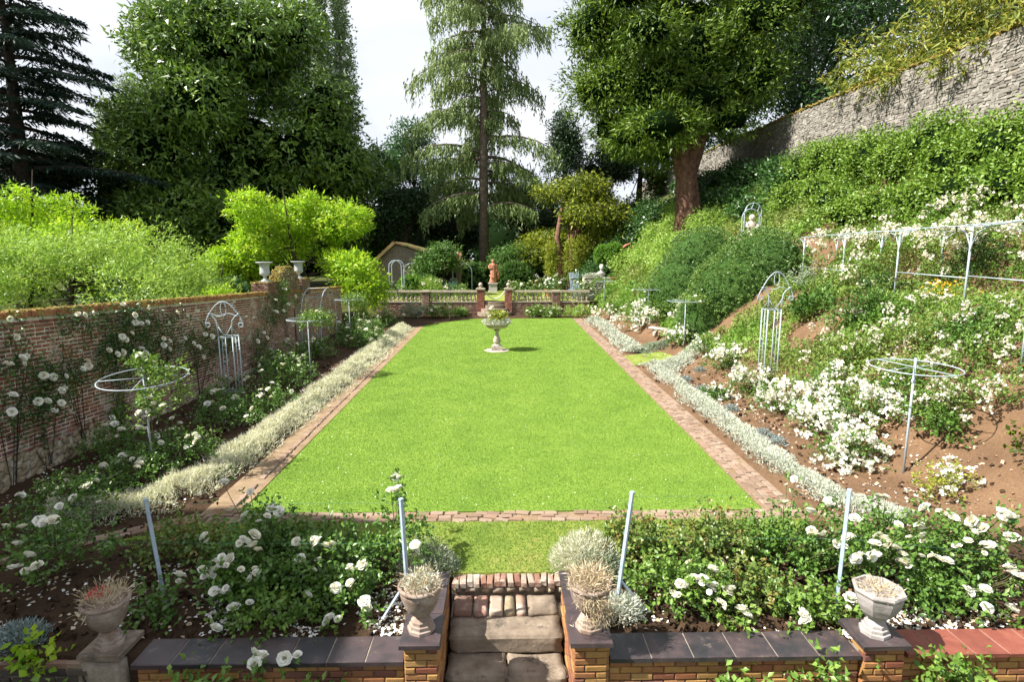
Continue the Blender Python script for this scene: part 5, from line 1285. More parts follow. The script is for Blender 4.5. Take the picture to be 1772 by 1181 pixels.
B5 = w4([(885,420),(840,470),(925,550),(970,575),(995,595),(815,550),(845,562),(843,605),(1020,645),(815,585)])
climber('climbing rose close to the left side of the scroll obelisk', B5, areas_from(B5, .6), 2200, 5)
B6 = w4([(1030,530),(1065,540),(1115,545),(1125,580),(1170,565),(1180,560),(1130,610)])
climber('climbing rose directly behind the left scroll obelisk', B6, areas_from(B6, .5), 1500, 6)
B7 = w4([(1335,520),(1350,548),(1300,565),(1398,415),(1390,410),(1395,355),(1435,410)])
climber('climbing rose to the right of the scroll obelisk', B7, areas_from(B7, .6), 1600, 7)
B8 = w4([(1495,335),(1460,375),(1530,325),(1445,300)])
climber('climbing rose scrambling over the gate head', B8, areas_from(B8, .7, [(22.6, 2.6, .5, .8, 3)]), 1600, 8, 'rose_leaf')
climber('small leafy climber low on the wall above rubble footing', [], [(12.5, .75, .35, .35, 1), (12.6, .5, .3, .3, 1)], 500, 9, 'rose_leaf')
lb4 = lambda L, z=.5: [oz(a/2.953, 400+b_/2.953, z) for a, b_ in L]
lb7 = lambda L, z=.45: [oz(a/2.953, 781+b_/2.953, z) for a, b_ in L]
GL = 'white rose bushes along the left wall'
def lb(label, pts, seed, rx=.75, ry=.75, h=.6, n=1500, mat='rose_leaf', **kw):
    c = np.mean(np.array(pts), 0); bush('rose_bush', label, 'rose bush', min(c[0], -5.9), c[1], rx, ry, h, n, mat, pts, GL, seed, leaf=.06, br=kw.pop('br', .07), **kw)
lb('white rose bush nearest the left wall end at frame edge', lb7([(110,230),(283,222),(337,155),(378,242),(305,190),(505,265)]), 201)
lb('white rose bush at the foot of the rubble footing', lb7([(453,178),(487,155),(528,80),(400,195),(212,207)]), 202)
lb('white rose bush left of the nearest ring support', lb7([(610,60),(625,30),(640,35),(712,70),(725,50),(700,85)]), 203)
lb('white rose bush against the rubble wall left of ring support', lb4([(555,985),(570,960),(540,1000),(620,1020),(715,1010),(585,990)], .7), 204, h=.75)
lb('white rose bush just right of the nearest ring support', lb4([(880,960),(895,1010),(920,985),(875,1020),(960,1060),(1000,1080),(950,1110),(1010,1060),(995,1050),(800,1050),(820,1085)]), 205, rx=.9, n=1900)
lb('white rose bush at the foot of the left obelisk', lb4([(1200,850),(1215,860),(1190,860),(1140,910),(1245,830),(1290,910),(1260,950),(1080,880),(1060,885)]), 206, rx=.9, ry=.9, n=2000)
lb('white rose bush behind the left obelisk by the wall', lb4([(1100,820),(1085,825),(1120,815),(1150,745),(1100,765),(1265,750)], .75), 207, h=.85)
lb('white rose bush right of the left obelisk', lb4([(1335,840),(1385,850),(1390,780),(1370,810),(1330,815),(1490,820)]), 208, ry=.9)
lb('bushy white rose before the wall beyond the obelisk', lb4([(1340,650),(1330,690),(1440,680),(1335,720),(1500,640),(1520,660),(1530,690),(1480,630),(1550,640),(1450,685)], .8), 209, rx=1., ry=1.4, h=1.0, n=3200)
random.seed(9)
for k, (x, y, lab) in enumerate(((-7.4, 22.3, 'white rose bush before the gate arch'), (-7.9, 20.0, 'tall white rose bush against the wall left of gate arch'), (-6.9, 25.8, 'white rose bush under the gate side ring support'), (-7.6, 28.8, 'white rose bush beyond the gate arch'), (-6.6, 28.6, 'low white rose bush at the bed edge beyond the arch'), (-7.8, 31.8, 'dark white flowered rose bush near the end of left wall'), (-6.6, 32.2, 'white rose bush before the farthest left ring support'), (-5.9, 25.0, 'small white rose bush at the bed edge near cream edging'))):
    pts = [(x+random.gauss(0, .45), y+random.gauss(0, .45), random.uniform(.3, .9)) for _ in range(13)]
    bush('rose_bush', lab, 'rose bush', x, y, .8, .9, .9, 1700, 'rose_leaf', pts, GL, 220+k, leaf=.075, br=.085)
# foliage draped on the ring supports
def drape(key, ringz, r, n, seed, mat, label, hang=.5, blooms=3, side=.6, arc=1.):
    global RS
    RS = np.random.RandomState(seed); x, y, z = LOL[key]; rr = random.Random(seed)
    o = thing('trained_rose', label, 'rose', (x, y, z+ringz), 'roses trained on ring supports')
    K = n//8; a = RS.uniform(-1.6, 1.6, K)*1.2*arc+side; q = np.sqrt(RS.rand(K))*r*1.15
    C = np.stack([q*np.cos(a), q*np.sin(a)*.8, .12+RS.normal(size=K)*.09-np.maximum(0, q/r-.75)*RS.rand(K)*hang*2.2], 1)
    kk = np.repeat(np.arange(K), 8); m_ = len(kk)
    P = C[kk]+RS.normal(size=(m_, 3))*.06
    put('foliage', leafmesh('foliage', P, RS.normal(size=(m_, 3))+np.array([0, 0, -.3]), .07*RS.uniform(.7, 1.3, m_), .042, RS.rand(m_), mat, .18), o)
    st = MB(); st.tube([(.03, .03, -ringz), (.05, .02, -ringz*.5), (.03, .03, .1)], [.014, .012, .008], 5)
    for k in range(6): c = C[rr.randrange(K)]; st.tube([(.03, .03, .05), c*.5+np.array([0, 0, .08]), c], [.008, .006, .004], 4)
    put('stems', st.mesh('stems', 'twig'), o)
    for k in range(blooms): c = C[rr.randrange(K)]; put('bloom', rr.choice(BLOOM), o, Vector(c)+Vector((0, -.05, .05)), (rr.gauss(.4, .3), 0, 0), (.065,)*3)
drape('L1', 1.86, .72, 620, 1, 'rose_leaf_light', 'pale green rose trained on the nearest left ring support', .75, 1, -.1, .45)
x, y, z = LOL['L1']; bush('rose_shoot', 'leafy shoot with white bloom on top of nearest left support', 'rose', x, y-.02, .2, .2, .25, 320, 'rose_leaf_light', [(x-.02, y-.03, 2.28), (x+.05, y, 2.2)], None, 330, z=1.98, stems=3)
bush('rose_shoot', 'leafy shoot hanging down the nearest left support pole', 'rose', x+.08, y-.03, .18, .14, .6, 420, 'rose_leaf_light', [(x+.13, y-.1, 1.5), (x+.2, y-.1, 1.38), (x-.08, y-.1, 1.22)], None, 331, z=1.15, stems=3)
drape('L2', 1.98, .7, 1300, 2, 'rose_leaf_light', 'pale green rose trained on the second left ring support', .5, 1, .1)
drape('L3', 1.98, .75, 1500, 3, 'rose_leaf_light', 'pale green rose hanging from the support beside gate arch', .9, 2, 0)
drape('L4', 2.0, .8, 900, 4, 'ivy_leaf', 'dark green rose on the farthest left ring support', .4, 0, 1.5)
drape('R2', 1.95, .75, 900, 5, 'rose_leaf_light', 'light green rose on the ring support by the yew mounds', .35, 2, 0)
drape('R3', 2.05, .8, 900, 6, 'rose_leaf_light', 'light green rose on the third right ring support', .4, 2, 2.8)
drape('R4', 2.0, .7, 600, 7, 'rose_leaf_light', 'light green rose on the farthest right ring support', .4, 1, 3.)

# ---- basin plant
n = 420; RS = np.random.RandomState(5); P = np.stack([RS.normal(size=n)*.2, RS.normal(size=n)*.2, RS.rand(n)*.5], 1)
o = thing('basin_plant', 'yellow green plant with white blooms growing in the lawn basin', 'plant', (bx, by, 1.2))
put('foliage', leafmesh('foliage', P, RS.normal(size=(n, 3))*.7+np.array([0, 0, .5]), .12, .075, RS.rand(n), 'yellow_leaf'), o)
for k, (dx, dz) in enumerate(((-.25, .62), (-.22, .7), (-.42, .4), (.28, .45), (-.05, .35), (-.3, .3))): put('bloom', BLOOM[k % 6], o, (dx, -.1, dz), (.5, 0, k), (.085,)*3)
# ================================================================== the bank: ground cover, shrubs, roses
RS = np.random.RandomState(91)
def hum(x, y): return .12+.55*np.maximum(0, vn(x, y, .55, 41)-.35)+.30*vn(x, y, 1.3, 42)
def bare(x, y):
    k = (y < 12.0) & (x < foot(y)+2.3+.8*vn(x, y, .8, 2)) & (x > 6)
    for (cx, cy, r) in ((9.3, 23.6, 2.0), (10.3, 23.6, 2.2), (8.9, 28.6, 1.8), (9.8, 28.6, 2.0), (11.2, 25, 1.6), (9.6, 30, 1.6), (10.8, 30.5, 1.6), (12.6, 23.4, 1.5), (9.3, 33.5, 1.1), (11.9, 25.0, .7), (14.8, 23.5, 1.3), (9.7, 16.6, .9)):
        k |= np.hypot(x-cx, y-cy)+.8*(vn(x, y, 1.2, 7)-.5) < r
    return k
n = 260000
x = RS.uniform(6.2, 17.3, n); y = 7.2+(45-7.2)*RS.rand(n)**1.15
f_ = foot(y); k = (x > f_+.35+.5*vn(x, y, .7, 3)) & (~bare(x, y)) & (vn(x, y, 1.7, 5) > .2)
x, y = x[k], y[k]; n = len(x)
g = G(x, y); h = hum(x, y)
P = np.stack([x, y, g+h*RS.rand(n)**.6], 1)
A = RS.normal(size=(n, 3))*.8+np.array([-.35, -.1, .4])
sz = np.clip(y/16, .8, 1.9)
v = np.clip(.15+.5*vn(x, y, .8, 12)+.4*RS.rand(n)-.1, 0, 1)
tag(put('bank_cover', leafmesh('bank_cover', P, A, .095*sz*RS.uniform(.6, 1.4, n), .055*sz, v, 'bank_leaf', .2, tri=True)), 'mixed weeds and ground cover plants over the steep bank', 'ground cover', kind='stuff')
def bank_rose(label, px_, py_, rx, ry, h, nleaf, nclust, seed, mat='rose_leaf_light', pet='cream_petal', per=7, br=.05, leaf=.06, at=None):
    global RS
    p = at or og(px_, py_); o = bush('rose_bush', label, 'rose bush', p[0], p[1], rx, ry, h, nleaf, mat, (), 'white roses on the bank', seed, leaf=leaf, z=p[2]-.05)
    RS = np.random.RandomState(seed+500)
    d = sphere_pts(nclust); d[:, 2] = np.abs(d[:, 2]); d[:, 1] = np.where(RS.rand(nclust) < .7, -np.abs(d[:, 1]), d[:, 1])
    C = d*np.array([rx, ry, h])*1.02*RS.uniform(.7, 1.1, (nclust, 1))
    kk = np.repeat(np.arange(nclust), per)
    Q_ = C[kk]+RS.normal(size=(len(kk), 3))*br*1.5
    blooms_joined('blossom', Q_, br, pet, (0, 0, 0), o)
    return o
# the big white bushes along the foot of the bank
for k, (px_, py_, rx, h, nc, lab) in enumerate((
    (1470, 800, .75, .75, 18, 'nearest billowing white rose bush at the foot of the bank'),
    (1420, 745, .8, .85, 24, 'billowing white rose bush left of the nearest right support'),
    (1500, 735, .8, .9, 22, 'billowing white rose bush just behind the nearest right support'),
    (1350, 715, .85, .85, 24, 'billowing white rose bush below the right obelisk'),
    (1440, 690, .9, .95, 20, 'white rose bush right of the obelisk foot'),
    (1300, 680, .8, .75, 18, 'white rose bush left of the obelisk foot'),
    (1255, 640, .85, .8, 15, 'white rose bush between the yew mounds and obelisk'),
    (1235, 690, .4, .35, 5, 'small white rose bush alone on bare soil'),
    (1225, 610, .8, .7, 10, 'white rose bush at the foot of the yew mounds'))):
    bank_rose(lab, px_, py_, rx, rx*.9, h, 1900, nc, 400+k, 'rose_leaf', 'petal', 10, .06)
bank_rose('yellowing rose bush with white heads on bare soil at right', 1640, 855, .5, .4, .5, 700, 9, 420, 'yellow_leaf', 'petal', 8, .05)
for k, (px_, py_, rx, h, nc, lab) in enumerate((
    (1105, 565, 1.3, 1.5, 30, 'large round white rose bush at far right before the balustrade'),
    (1150, 555, 1.1, 1.3, 16, 'white rose bush behind the third right ring support'),
    (1060, 545, 1.1, .9, 9, 'pale leafy rose bush at the far right lawn corner'),
    (1185, 590, .9, .6, 10, 'low white rose bush behind the stone bench'))):
    bank_rose(lab, px_, py_, rx, rx, h, 2400, nc, 430+k, 'rose_leaf_light', 'petal', 10, .075, .09)
# scrambling roses over the bank
random.seed(31)
SPOT = [(1720,690,'by the right edge low on the bank'),(1650,720,'behind the nearest right ring support'),(1600,660,'above the nearest right ring support'),(1750,620,'at the right edge under the cut obelisk'),(1690,640,'between the ring support and right edge'),(1560,600,'in mid bank below the yellow flowers'),(1500,620,'in mid bank right of the obelisk'),(1640,590,'in mid bank below the pergola post'),(1470,570,'above the right obelisk in mid bank'),(1420,620,'just right of the obelisk in mid bank'),(1715,560,'below the pergola at the right edge'),(1580,545,'under the middle pergola post')]
for k, (px_, py_, lab) in enumerate(SPOT):
    bank_rose('pinkish white scrambling rose '+lab, px_, py_, 1.0, .8, .7, 1500, 10, 450+k, 'rose_leaf_light', 'cream_petal', 8, .042, .06)
for k, (x, y, h, lab) in enumerate(((11.3, 18.0, 1.9, 'cream rose climbing the middle of the pergola'), (11.6, 20.6, 1.7, 'cream rose climbing the far end of the pergola'), (12.3, 15.6, 1.9, 'cream rose over the pergola roof behind the front post'), (12.6, 12.8, 1.6, 'leafy cream rose under the pergola at the right edge'))):
    bank_rose(lab, 0, 0, .8, .9, h, 1900, 15, 470+k, 'rose_leaf_light', 'cream_petal', 8, .05, .06, at=(x, y, float(G(x, y))))
for k, (px_, py_, lab) in enumerate(((1750, 330, 'at the top right corner of the bank'), (1700, 370, 'above the pergola at right'), (1640, 375, 'above the pergola middle'), (1560, 380, 'above the pergola, left end'), (1755, 395, 'behind the pergola at the right edge'))):
    bank_rose('white rose bush high on the bank '+lab, px_, py_, 1.0, .9, .7, 1300, 10, 480+k, 'rose_leaf_light', 'cream_petal', 8, .055, .065)
for k, (x, y, lab) in enumerate(((11.7, 14.4, 'front bay of the pergola'), (12.0, 17.6, 'second bay of the pergola'), (12.2, 20.8, 'far bay of the pergola'))):
    bank_rose('cream rose sprawling on the roof of the '+lab, 0, 0, .9, 1.2, .35, 1300, 26, 476+k, 'rose_leaf_light', 'cream_petal', 7, .05, .06, at=(x, y, 4.68))
# dark shrub and yellow flowers on mid bank
p = og(1500, 560); bush('dark_shrub', 'dark green leafy shrub in the middle of the bank', 'shrub', p[0], p[1], 1.0, .8, .8, 2400, 'mid_leaf', (), None, 490, leaf=.085, z=p[2])
p = og(1700, 470); bush('dark_shrub', 'dark rounded shrub under the pergola at right', 'shrub', p[0], p[1], .8, .8, 1.3, 2600, 'dark_leaf', (), None, 491, leaf=.06, z=p[2]-.2)
p = og(1622, 528); o = bush('yellow_flower', 'yellow flowered weed in mid bank below the pergola', 'flowers', p[0], p[1], .4, .3, .45, 300, 'rose_leaf_light', (), None, 492, leaf=.06, z=p[2])
blooms_joined('blossom', np.array([.0, -.1, .42])+RS.normal(size=(60, 3))*np.array([.25, .15, .12]), .03, 'yellow_petal', (0, 0, 0), o)
p = og(1768, 790); o = bush('orange_leaf_plant', 'orange leaved plant at the right edge on bare soil', 'plant', p[0], p[1]-.1, .3, .25, .4, 160, 'gold_leaf', (), None, 493, leaf=.1, z=p[2])
for k, (px_, py_, lab) in enumerate(((1600, 735, 'glossy green shrub right of the nearest right ring support'), (1640, 765, 'small green shrub on the bare slope at right'))):
    p = og(px_, py_); bush('green_shrub', lab, 'shrub', p[0], p[1], .45-.15*k, .4-.1*k, .55-.2*k, 650-300*k, 'rose_leaf', (), None, 495+k, leaf=.09, z=p[2])
BS = [(1405, 545, 'mid_leaf', .13, 'broad leaved dock clump above the obelisk'), (1440, 505, 'bank_leaf', .07, 'feathery weed clump left of the pergola posts'), (1530, 520, 'ivy_leaf', .08, 'dark ivy patch under the pergola front'), (1395, 500, 'greygreen_leaf', .07, 'grey green herb clump beside the clipped mound'), (1600, 610, 'rose_leaf_red', .06, 'reddish rose shoot in mid bank'), (1480, 640, 'yew_leaf', .07, 'yellowish weed clump above the billowing roses'), (1690, 600, 'mid_leaf', .09, 'leafy bramble clump near the right edge'), (1130, 505, 'bank_leaf', .1, 'tangled weed clump on the far bank foot'), (1110, 440, 'willow_leaf', .12, 'pale bramble clump on the far bank'), (1560, 690, 'rose_leaf', .08, 'green bramble clump above nearest ring support'), (1240, 420, 'mid_leaf', .12, 'ivy clump left of the bank arch'), (1380, 470, 'rose_leaf', .08, 'leafy clump right of the clipped mound')]
for k, (px_, py_, mt, lf, lab) in enumerate(BS):
    p = og(px_, py_); bush('bank_clump', lab, 'plant', p[0], p[1], .75, .6, .7, 1100, mt, (), 'clumps growing on the bank', 700+k, leaf=lf, z=p[2]-.05, tall=.3)
# band of dense shrubs below the stone wall
def mass(name, label, cat, blobs, n, L, wd, mat, seed, group=None, core_mat=None, per=10, spread=.25, trunkz=None, outw=1.2, tight=False):
    global RS
    RS = np.random.RandomState(seed); B = np.array(blobs, float)
    o = thing(name, label, cat, (float(B[0, 0]), float(B[0, 1]), float(trunkz if trunkz is not None else G(B[0, 0], B[0, 1]))), group)
    w = (B[:, 3]*B[:, 4]+B[:, 4]*B[:, 5]+B[:, 3]*B[:, 5]); w /= w.sum(); K = n//per
    i_ = RS.choice(len(B), K, p=w); d = sphere_pts(K)
    C = B[i_, :3]+d*B[i_, 3:6]*((.93+.09*RS.rand(K)) if tight else (.76+.30*RS.rand(K)))[:, None]
    ins = np.zeros(K, bool)
    for q in B: ins |= (((C-q[:3])/q[3:6])**2).sum(1) < .55
    C, d = C[~ins], d[~ins]; K = len(C)
    kk = np.repeat(np.arange(K), per); m_ = len(kk)
    P = C[kk]+RS.normal(size=(m_, 3))*spread
    A = RS.normal(size=(m_, 3))*.8+d[kk]*outw+np.array([0, 0, .15])
    v = np.clip(RS.rand(K)[kk]*.5+RS.rand(m_)*.5, 0, 1)
    put('foliage', leafmesh('foliage', P, A, L*RS.uniform(.6, 1.3, m_), wd*RS.uniform(.7, 1.3, m_), v, mat, .18, tuple(o.location), up=d[kk]*1.1+np.array([0, 0, .45]), tri=B[0, 1] > 20), o)
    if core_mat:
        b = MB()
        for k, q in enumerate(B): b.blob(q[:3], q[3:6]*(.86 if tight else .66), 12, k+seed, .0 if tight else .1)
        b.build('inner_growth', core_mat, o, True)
    return o
def band(y0, y1, xc, rx, rz, off, step):
    out = []; y = y0
    while y < y1:
        x = xc+random.uniform(-.3, .3); out.append((x, y, float(G(x, y))+off+random.uniform(-.15, .2), rx, step*.75, rz*random.uniform(.85, 1.15))); y += step
    return out
random.seed(4)
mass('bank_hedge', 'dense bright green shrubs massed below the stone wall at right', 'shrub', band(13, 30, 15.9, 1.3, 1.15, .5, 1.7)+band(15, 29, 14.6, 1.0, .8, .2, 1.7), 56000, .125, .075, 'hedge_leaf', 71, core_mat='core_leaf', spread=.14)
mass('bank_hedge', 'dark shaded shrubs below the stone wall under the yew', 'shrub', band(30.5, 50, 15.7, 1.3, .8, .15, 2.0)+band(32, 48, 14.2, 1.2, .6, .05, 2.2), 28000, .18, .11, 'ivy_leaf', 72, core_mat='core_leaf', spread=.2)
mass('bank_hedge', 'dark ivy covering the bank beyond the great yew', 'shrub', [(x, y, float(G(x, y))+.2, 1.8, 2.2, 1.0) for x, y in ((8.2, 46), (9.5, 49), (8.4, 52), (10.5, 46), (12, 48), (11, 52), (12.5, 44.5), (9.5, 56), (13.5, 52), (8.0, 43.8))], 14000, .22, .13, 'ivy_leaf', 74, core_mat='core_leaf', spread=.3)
mass('bank_shrub', 'light green creeper tumbling over the far bank below the yew', 'shrub', [(x, y, float(G(x, y))+.15, 1.5, 1.8, .75) for x, y in ((11.2, 36), (12.4, 38.5), (10.2, 38.5), (11.6, 41), (9.4, 41), (12.8, 34.6), (13.4, 41.5), (10.4, 34))], 26000, .14, .085, 'willow_leaf', 73, spread=.2)
# clipped yew mounds
def topi(label, blobs, n, seed, L=.07, mat='topiary_leaf'):
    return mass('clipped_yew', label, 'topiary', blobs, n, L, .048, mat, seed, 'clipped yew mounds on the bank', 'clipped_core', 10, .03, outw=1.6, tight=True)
topi('large clipped yew mound cascading down the bank, nearest camera', [(8.9, 23.9, 1.1, 1.45, 1.3, 1.55), (10.1, 24.1, 2.3, 2.1, 1.8, 2.05), (11.4, 24.8, 3.3, 2.1, 1.9, 1.9)], 60000, 81)
topi('smaller clipped yew mound behind the large one on the bank', [(9.2, 28.9, 2.0, 1.8, 1.6, 2.1), (10.5, 29.6, 3.5, 2.1, 1.8, 2.0)], 34000, 82)
for k, (px_, py_, r, lab) in enumerate(((1043, 441, .85, 'left clipped box ball at the right end of the terrace'), (1063, 439, .95, 'right clipped box ball at the right end of the terrace'))):
    c = oy(px_, py_, 42.6+k*-.5); mass('box_ball', lab, 'topiary', [(c[0], c[1], c[2], r*.75, r*.75, r*.8)], 5000, .09, .06, 'box_leaf', 83+k, 'clipped box balls', 'core_leaf', 10, .05, outw=1.6, tight=True)
# clipped hedges round the terrace statue
for k, (bl_, lab) in enumerate((([(-3.6, 49, 1.3, 1.8, 1.2, 1.15), (-2.2, 50.5, 1.9, 1.8, 1.4, 1.5)], 'dark clipped hedge sloping up left of the statue'), ([(1.2, 50.5, 1.8, 1.6, 1.4, 1.7)], 'dark clipped hedge block right of the statue'), ([(-6.6, 41.8, 1.6, .95, .9, .95)], 'bright green clipped box mound behind left balustrade'), ([(-5.8, 43.8, 1.5, 1.2, 1., 1.05)], 'darker clipped box mound behind the bright one'))):
    mass('clipped_hedge', lab, 'topiary', bl_, 9000 if k < 2 else 5000, .11, .07, 'box_leaf' if k == 2 else 'mid_leaf', 90+k, 'clipped terrace hedges', 'core_leaf', 10, .06, outw=1.6, tight=True)
# roses and herbs at the balustrade
random.seed(44)
for k, (px_, py_, Y_, rx, h, nb, mt, lab) in enumerate((
    (715, 548, 36.8, 1.2, .9, 4, 'greygreen_leaf', 'grey leaved bush below the left balustrade'),
    (760, 550, 37.0, 1.1, .8, 12, 'rose_leaf_light', 'white rose bush below the left balustrade'),
    (797, 546, 37.6, .4, .5, 2, 'rose_leaf_light', 'small rose by the left terrace pier'),
    (925, 540, 37.4, .6, .7, 5, 'rose_leaf_light', 'white rose below the right balustrade near the pier'),
    (955, 542, 37.0, .6, .65, 7, 'rose_leaf_light', 'second white rose below the right balustrade'),
    (1000, 545, 36.9, 1.2, .8, 8, 'willow_leaf', 'pale herb bush below the right balustrade'))):
    c = oz(px_, py_, 0.); x = c[0]*Y_/c[1]; pts = [(x+random.gauss(0, rx*.45), Y_-.3+random.gauss(0, .2), random.uniform(.3, h)) for _ in range(nb)]
    bush('rose_bush', lab, 'rose bush', x, Y_, rx, .6, h, 1500, mt, pts, 'plants below the balustrade', 520+k, leaf=.1, br=.11)
for k, (px_, Y_, rx, h, nb, lab) in enumerate(((700, 39.6, .8, 1.0, 4, 'white rose behind the left balustrade end'), (760, 39.8, 1.2, 1.35, 7, 'tall white rose behind the left balustrade'), (800, 39.6, .6, 1.1, 4, 'white rose behind the left terrace pier'), (895, 39.6, .7, 1.2, 5, 'white rose behind the right terrace pier'), (925, 39.8, .7, 1.3, 5, 'white rose behind the right balustrade'), (965, 40.5, 1.0, 1.7, 10, 'white rose bush massed behind the right balustrade'), (1010, 40.2, .9, 1.2, 8, 'white rose behind the far right balustrade'))):
    x = oy(px_, 500, Y_)[0]; pts = [(x+random.gauss(0, rx*.5), Y_+random.gauss(0, .25), TERR_Z+random.uniform(.6, 1.05)*h) for _ in range(nb)]
    bush('rose_bush', lab, 'rose bush', x, Y_, rx, .5, h, 1200, 'rose_leaf_light' if k != 5 else 'mid_leaf', pts, 'roses behind the balustrade', 540+k, leaf=.1, br=.11, z=TERR_Z)
mound('lavender_bush', 'spiky grey green lavender behind the left balustrade', 'plant', oy(742, 490, 41.5)[0], 41.5, 1.1, .8, 1.5, 2600, 'willow_leaf', .3, .03, 560, z=TERR_Z)
mound('silver_plant', 'silvery trailing plant on top of the rubble block', 'plant', 6.6, 41.1, .7, .4, .3, 1600, 'silver_leaf', .12, .03, 561, z=2.42)
mound('silver_plant', 'pale silvery bush at foot of the rubble block', 'plant', 5.9, 40.2, 1.0, .5, .7, 2200, 'silver_leaf', .12, .03, 562, z=TERR_Z)

# ================================================================== TREES
def trunk(o, P, rad, mat, n=10, name='trunk'):
    b = MB(); b.tube(P, rad, n, cap=True); return b.build(name, mat, o, True)
def limbs(o, base, tips, r0, mat, seed, sag=.1):
    rr = random.Random(seed); b = MB()
    for t in tips:
        t = np.array(t, float); s = np.array(base(rr.random()) if callable(base) else base, float)
        m = s*.5+t*.5+np.array([rr.uniform(-.4, .4), rr.uniform(-.4, .4), np.linalg.norm(t-s)*sag]); b.tube([s, s*.6+m*.4, m, t], [r0, r0*.75, r0*.5, r0*.18], 6)
    b.build('limbs', mat, o, True)
def crown_tree(name, label, x, y, z, blobs, n, L, wd, mat, bark, seed, r0=.5, group=None, per=14, spread=.5, top=None, core_=None, droop=0., inner=.5, outw=1., nl=16, lean=(0, 0)):
    global RS
    RS = np.random.RandomState(seed)
    o = thing(name, label, 'tree', (x, y, z), group); B = np.array(blobs, float)
    w = B[:, 3]*B[:, 4]+B[:, 4]*B[:, 5]+B[:, 3]*B[:, 5]; w /= w.sum(); K = n//per
    i_ = RS.choice(len(B), K, p=w); d = sphere_pts(K)
    C = B[i_, :3]+d*B[i_, 3:6]*((inner+(1-inner)*RS.rand(K)**.5)*RS.uniform(.88, 1.1, K))[:, None]
    kk = np.repeat(np.arange(K), per); m_ = len(kk)
    P = C[kk]+RS.normal(size=(m_, 3))*spread*np.array([1, 1, .7])
    A = RS.normal(size=(m_, 3))*.75+d[kk]*outw+np.array([0, 0, -droop])
    v = np.clip(RS.rand(K)[kk]*.5+RS.rand(m_)*.5, 0, 1)
    put('crown', leafmesh('crown', P, A, L*RS.uniform(.6, 1.35, m_), wd*RS.uniform(.7, 1.3, m_), v, mat, .16, tuple(o.location), up=d[kk]*1.1+np.array([0, 0, .45]), tri=True), o)
    tz = top or float(B[:, 2].max()); cx_, cy_ = float(B[:, 0].mean()), float(B[:, 1].mean())
    Pt = [(x, y, z-.3), (x+lean[0]*.3, y, z+(tz-z)*.25), (x*.5+cx_*.5, y*.5+cy_*.5, z+(tz-z)*.6), (cx_, cy_, tz)]
    trunk(o, Pt, [r0*1.25, r0, r0*.65, r0*.12], bark)
    tips = C[RS.choice(K, min(nl, K), replace=False)]
    limbs(o, lambda u: np.array(Pt[1])*(1-u)+np.array(Pt[2])*u, tips, r0*.35, bark, seed)
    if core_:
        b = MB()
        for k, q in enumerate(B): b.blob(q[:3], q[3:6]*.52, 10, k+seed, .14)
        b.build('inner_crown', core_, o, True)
    return o
RS = np.random.RandomState(3)
# big horse chestnut
cb = []; rr = random.Random(8)
for k in range(66):
    zz = rr.uniform(5, 25.5); prof = np.interp(zz, [3, 7, 12, 18, 23, 27], [10, 11.6, 12.0, 10.6, 7.6, 4.0]); a = rr.random()*6.283; q = prof*rr.uniform(.55, .82)
    cb.append((-23.9+q*math.cos(a), 57+q*math.sin(a), zz, rr.uniform(2.6, 3.8), rr.uniform(2.6, 3.8), rr.uniform(2.0, 2.9)))
cb += [(-23.9, 57, 12, 7, 7, 9), (-23.9, 57, 22, 5, 5, 5)]
crown_tree('horse_chestnut', 'huge dense dark green horse chestnut filling the upper left', -23.9, 57, .4, cb, 128000, .52, .21, 'chestnut_leaf', 'bark', 601, .9, None, 11, .42, 24, 'core_leaf', .3, .82, .7, 10)
# poplars
for k, (px_, Y_, ztop, r, lab) in enumerate(((205, 88, 25, 2.6, 'narrow poplar standing left of the horse chestnut'), (232, 95, 32, 2.8, 'taller poplar just behind the horse chestnut left edge'), (565, 92, 46, 2.3, 'left of two tall poplars right of the chestnut top'), (598, 94, 46, 2.4, 'right of two tall poplars right of the chestnut top'))):
    x = oy(px_, 300, Y_)[0]; bl_ = [(x+random.uniform(-.4, .4), Y_, z, r*np.interp(z, [2, 8, ztop*.7, ztop], [.6, 1., .9, .3]), r, 3.6) for z in np.arange(5, ztop-1, 2.6)]
    crown_tree('poplar', lab, x, Y_, .4, bl_, 15000, .42, .3, 'poplar_leaf', 'grey_bark', 610+k, .45, 'poplars behind the chestnut', 10, .35, ztop, None, -.5, .3, .8, 8)
# small ash-like tree and fillers
def simple(label, name, px_, Y_, py_top, py_bot, wpx, n, L, mat, seed, bark='bark', z0=None, dens=9, **kw):
    c = oy(px_, py_top, Y_); cb_ = oy(px_, py_bot, Y_); W_ = wpx*Y_/984/2; zt, zb = c[2], cb_[2]; rr = random.Random(seed); bl_ = []
    for k in range(dens):
        t = rr.random(); zz = zb+(zt-zb)*(.12+.8*t); q = W_*np.interp(t, [0, .3, .7, 1], [.6, .7, .5, .15]); a = rr.random()*6.28
        bl_.append((c[0]+q*math.cos(a), Y_+q*math.sin(a), zz, W_*rr.uniform(.35, .5), W_*rr.uniform(.35, .5), (zt-zb)*rr.uniform(.1, .17)))
    g_ = float(G(c[0], Y_)) if z0 is None else z0
    return crown_tree(name, label, c[0], Y_, g_, bl_, n, L, L*.5, mat, bark, seed, kw.pop('r0', .3), kw.pop('group', None), 10, kw.pop('spread', .35), zt-.3, **kw)
simple('blue green open tree left of the weeping conifer', 'ash_tree', 715, 70, 205, 440, 120, 17000, .34, 'blue_leaf', 621, dens=14, inner=.3)
simple('mid green tree tucked behind the chestnut right side', 'small_tree', 655, 66, 235, 450, 90, 13000, .34, 'mid_leaf', 622, dens=12, core_='core_leaf')
simple('dark green tree low behind the barn', 'small_tree', 700, 58, 330, 440, 110, 12000, .3, 'dark_leaf', 623, core_='core_leaf')
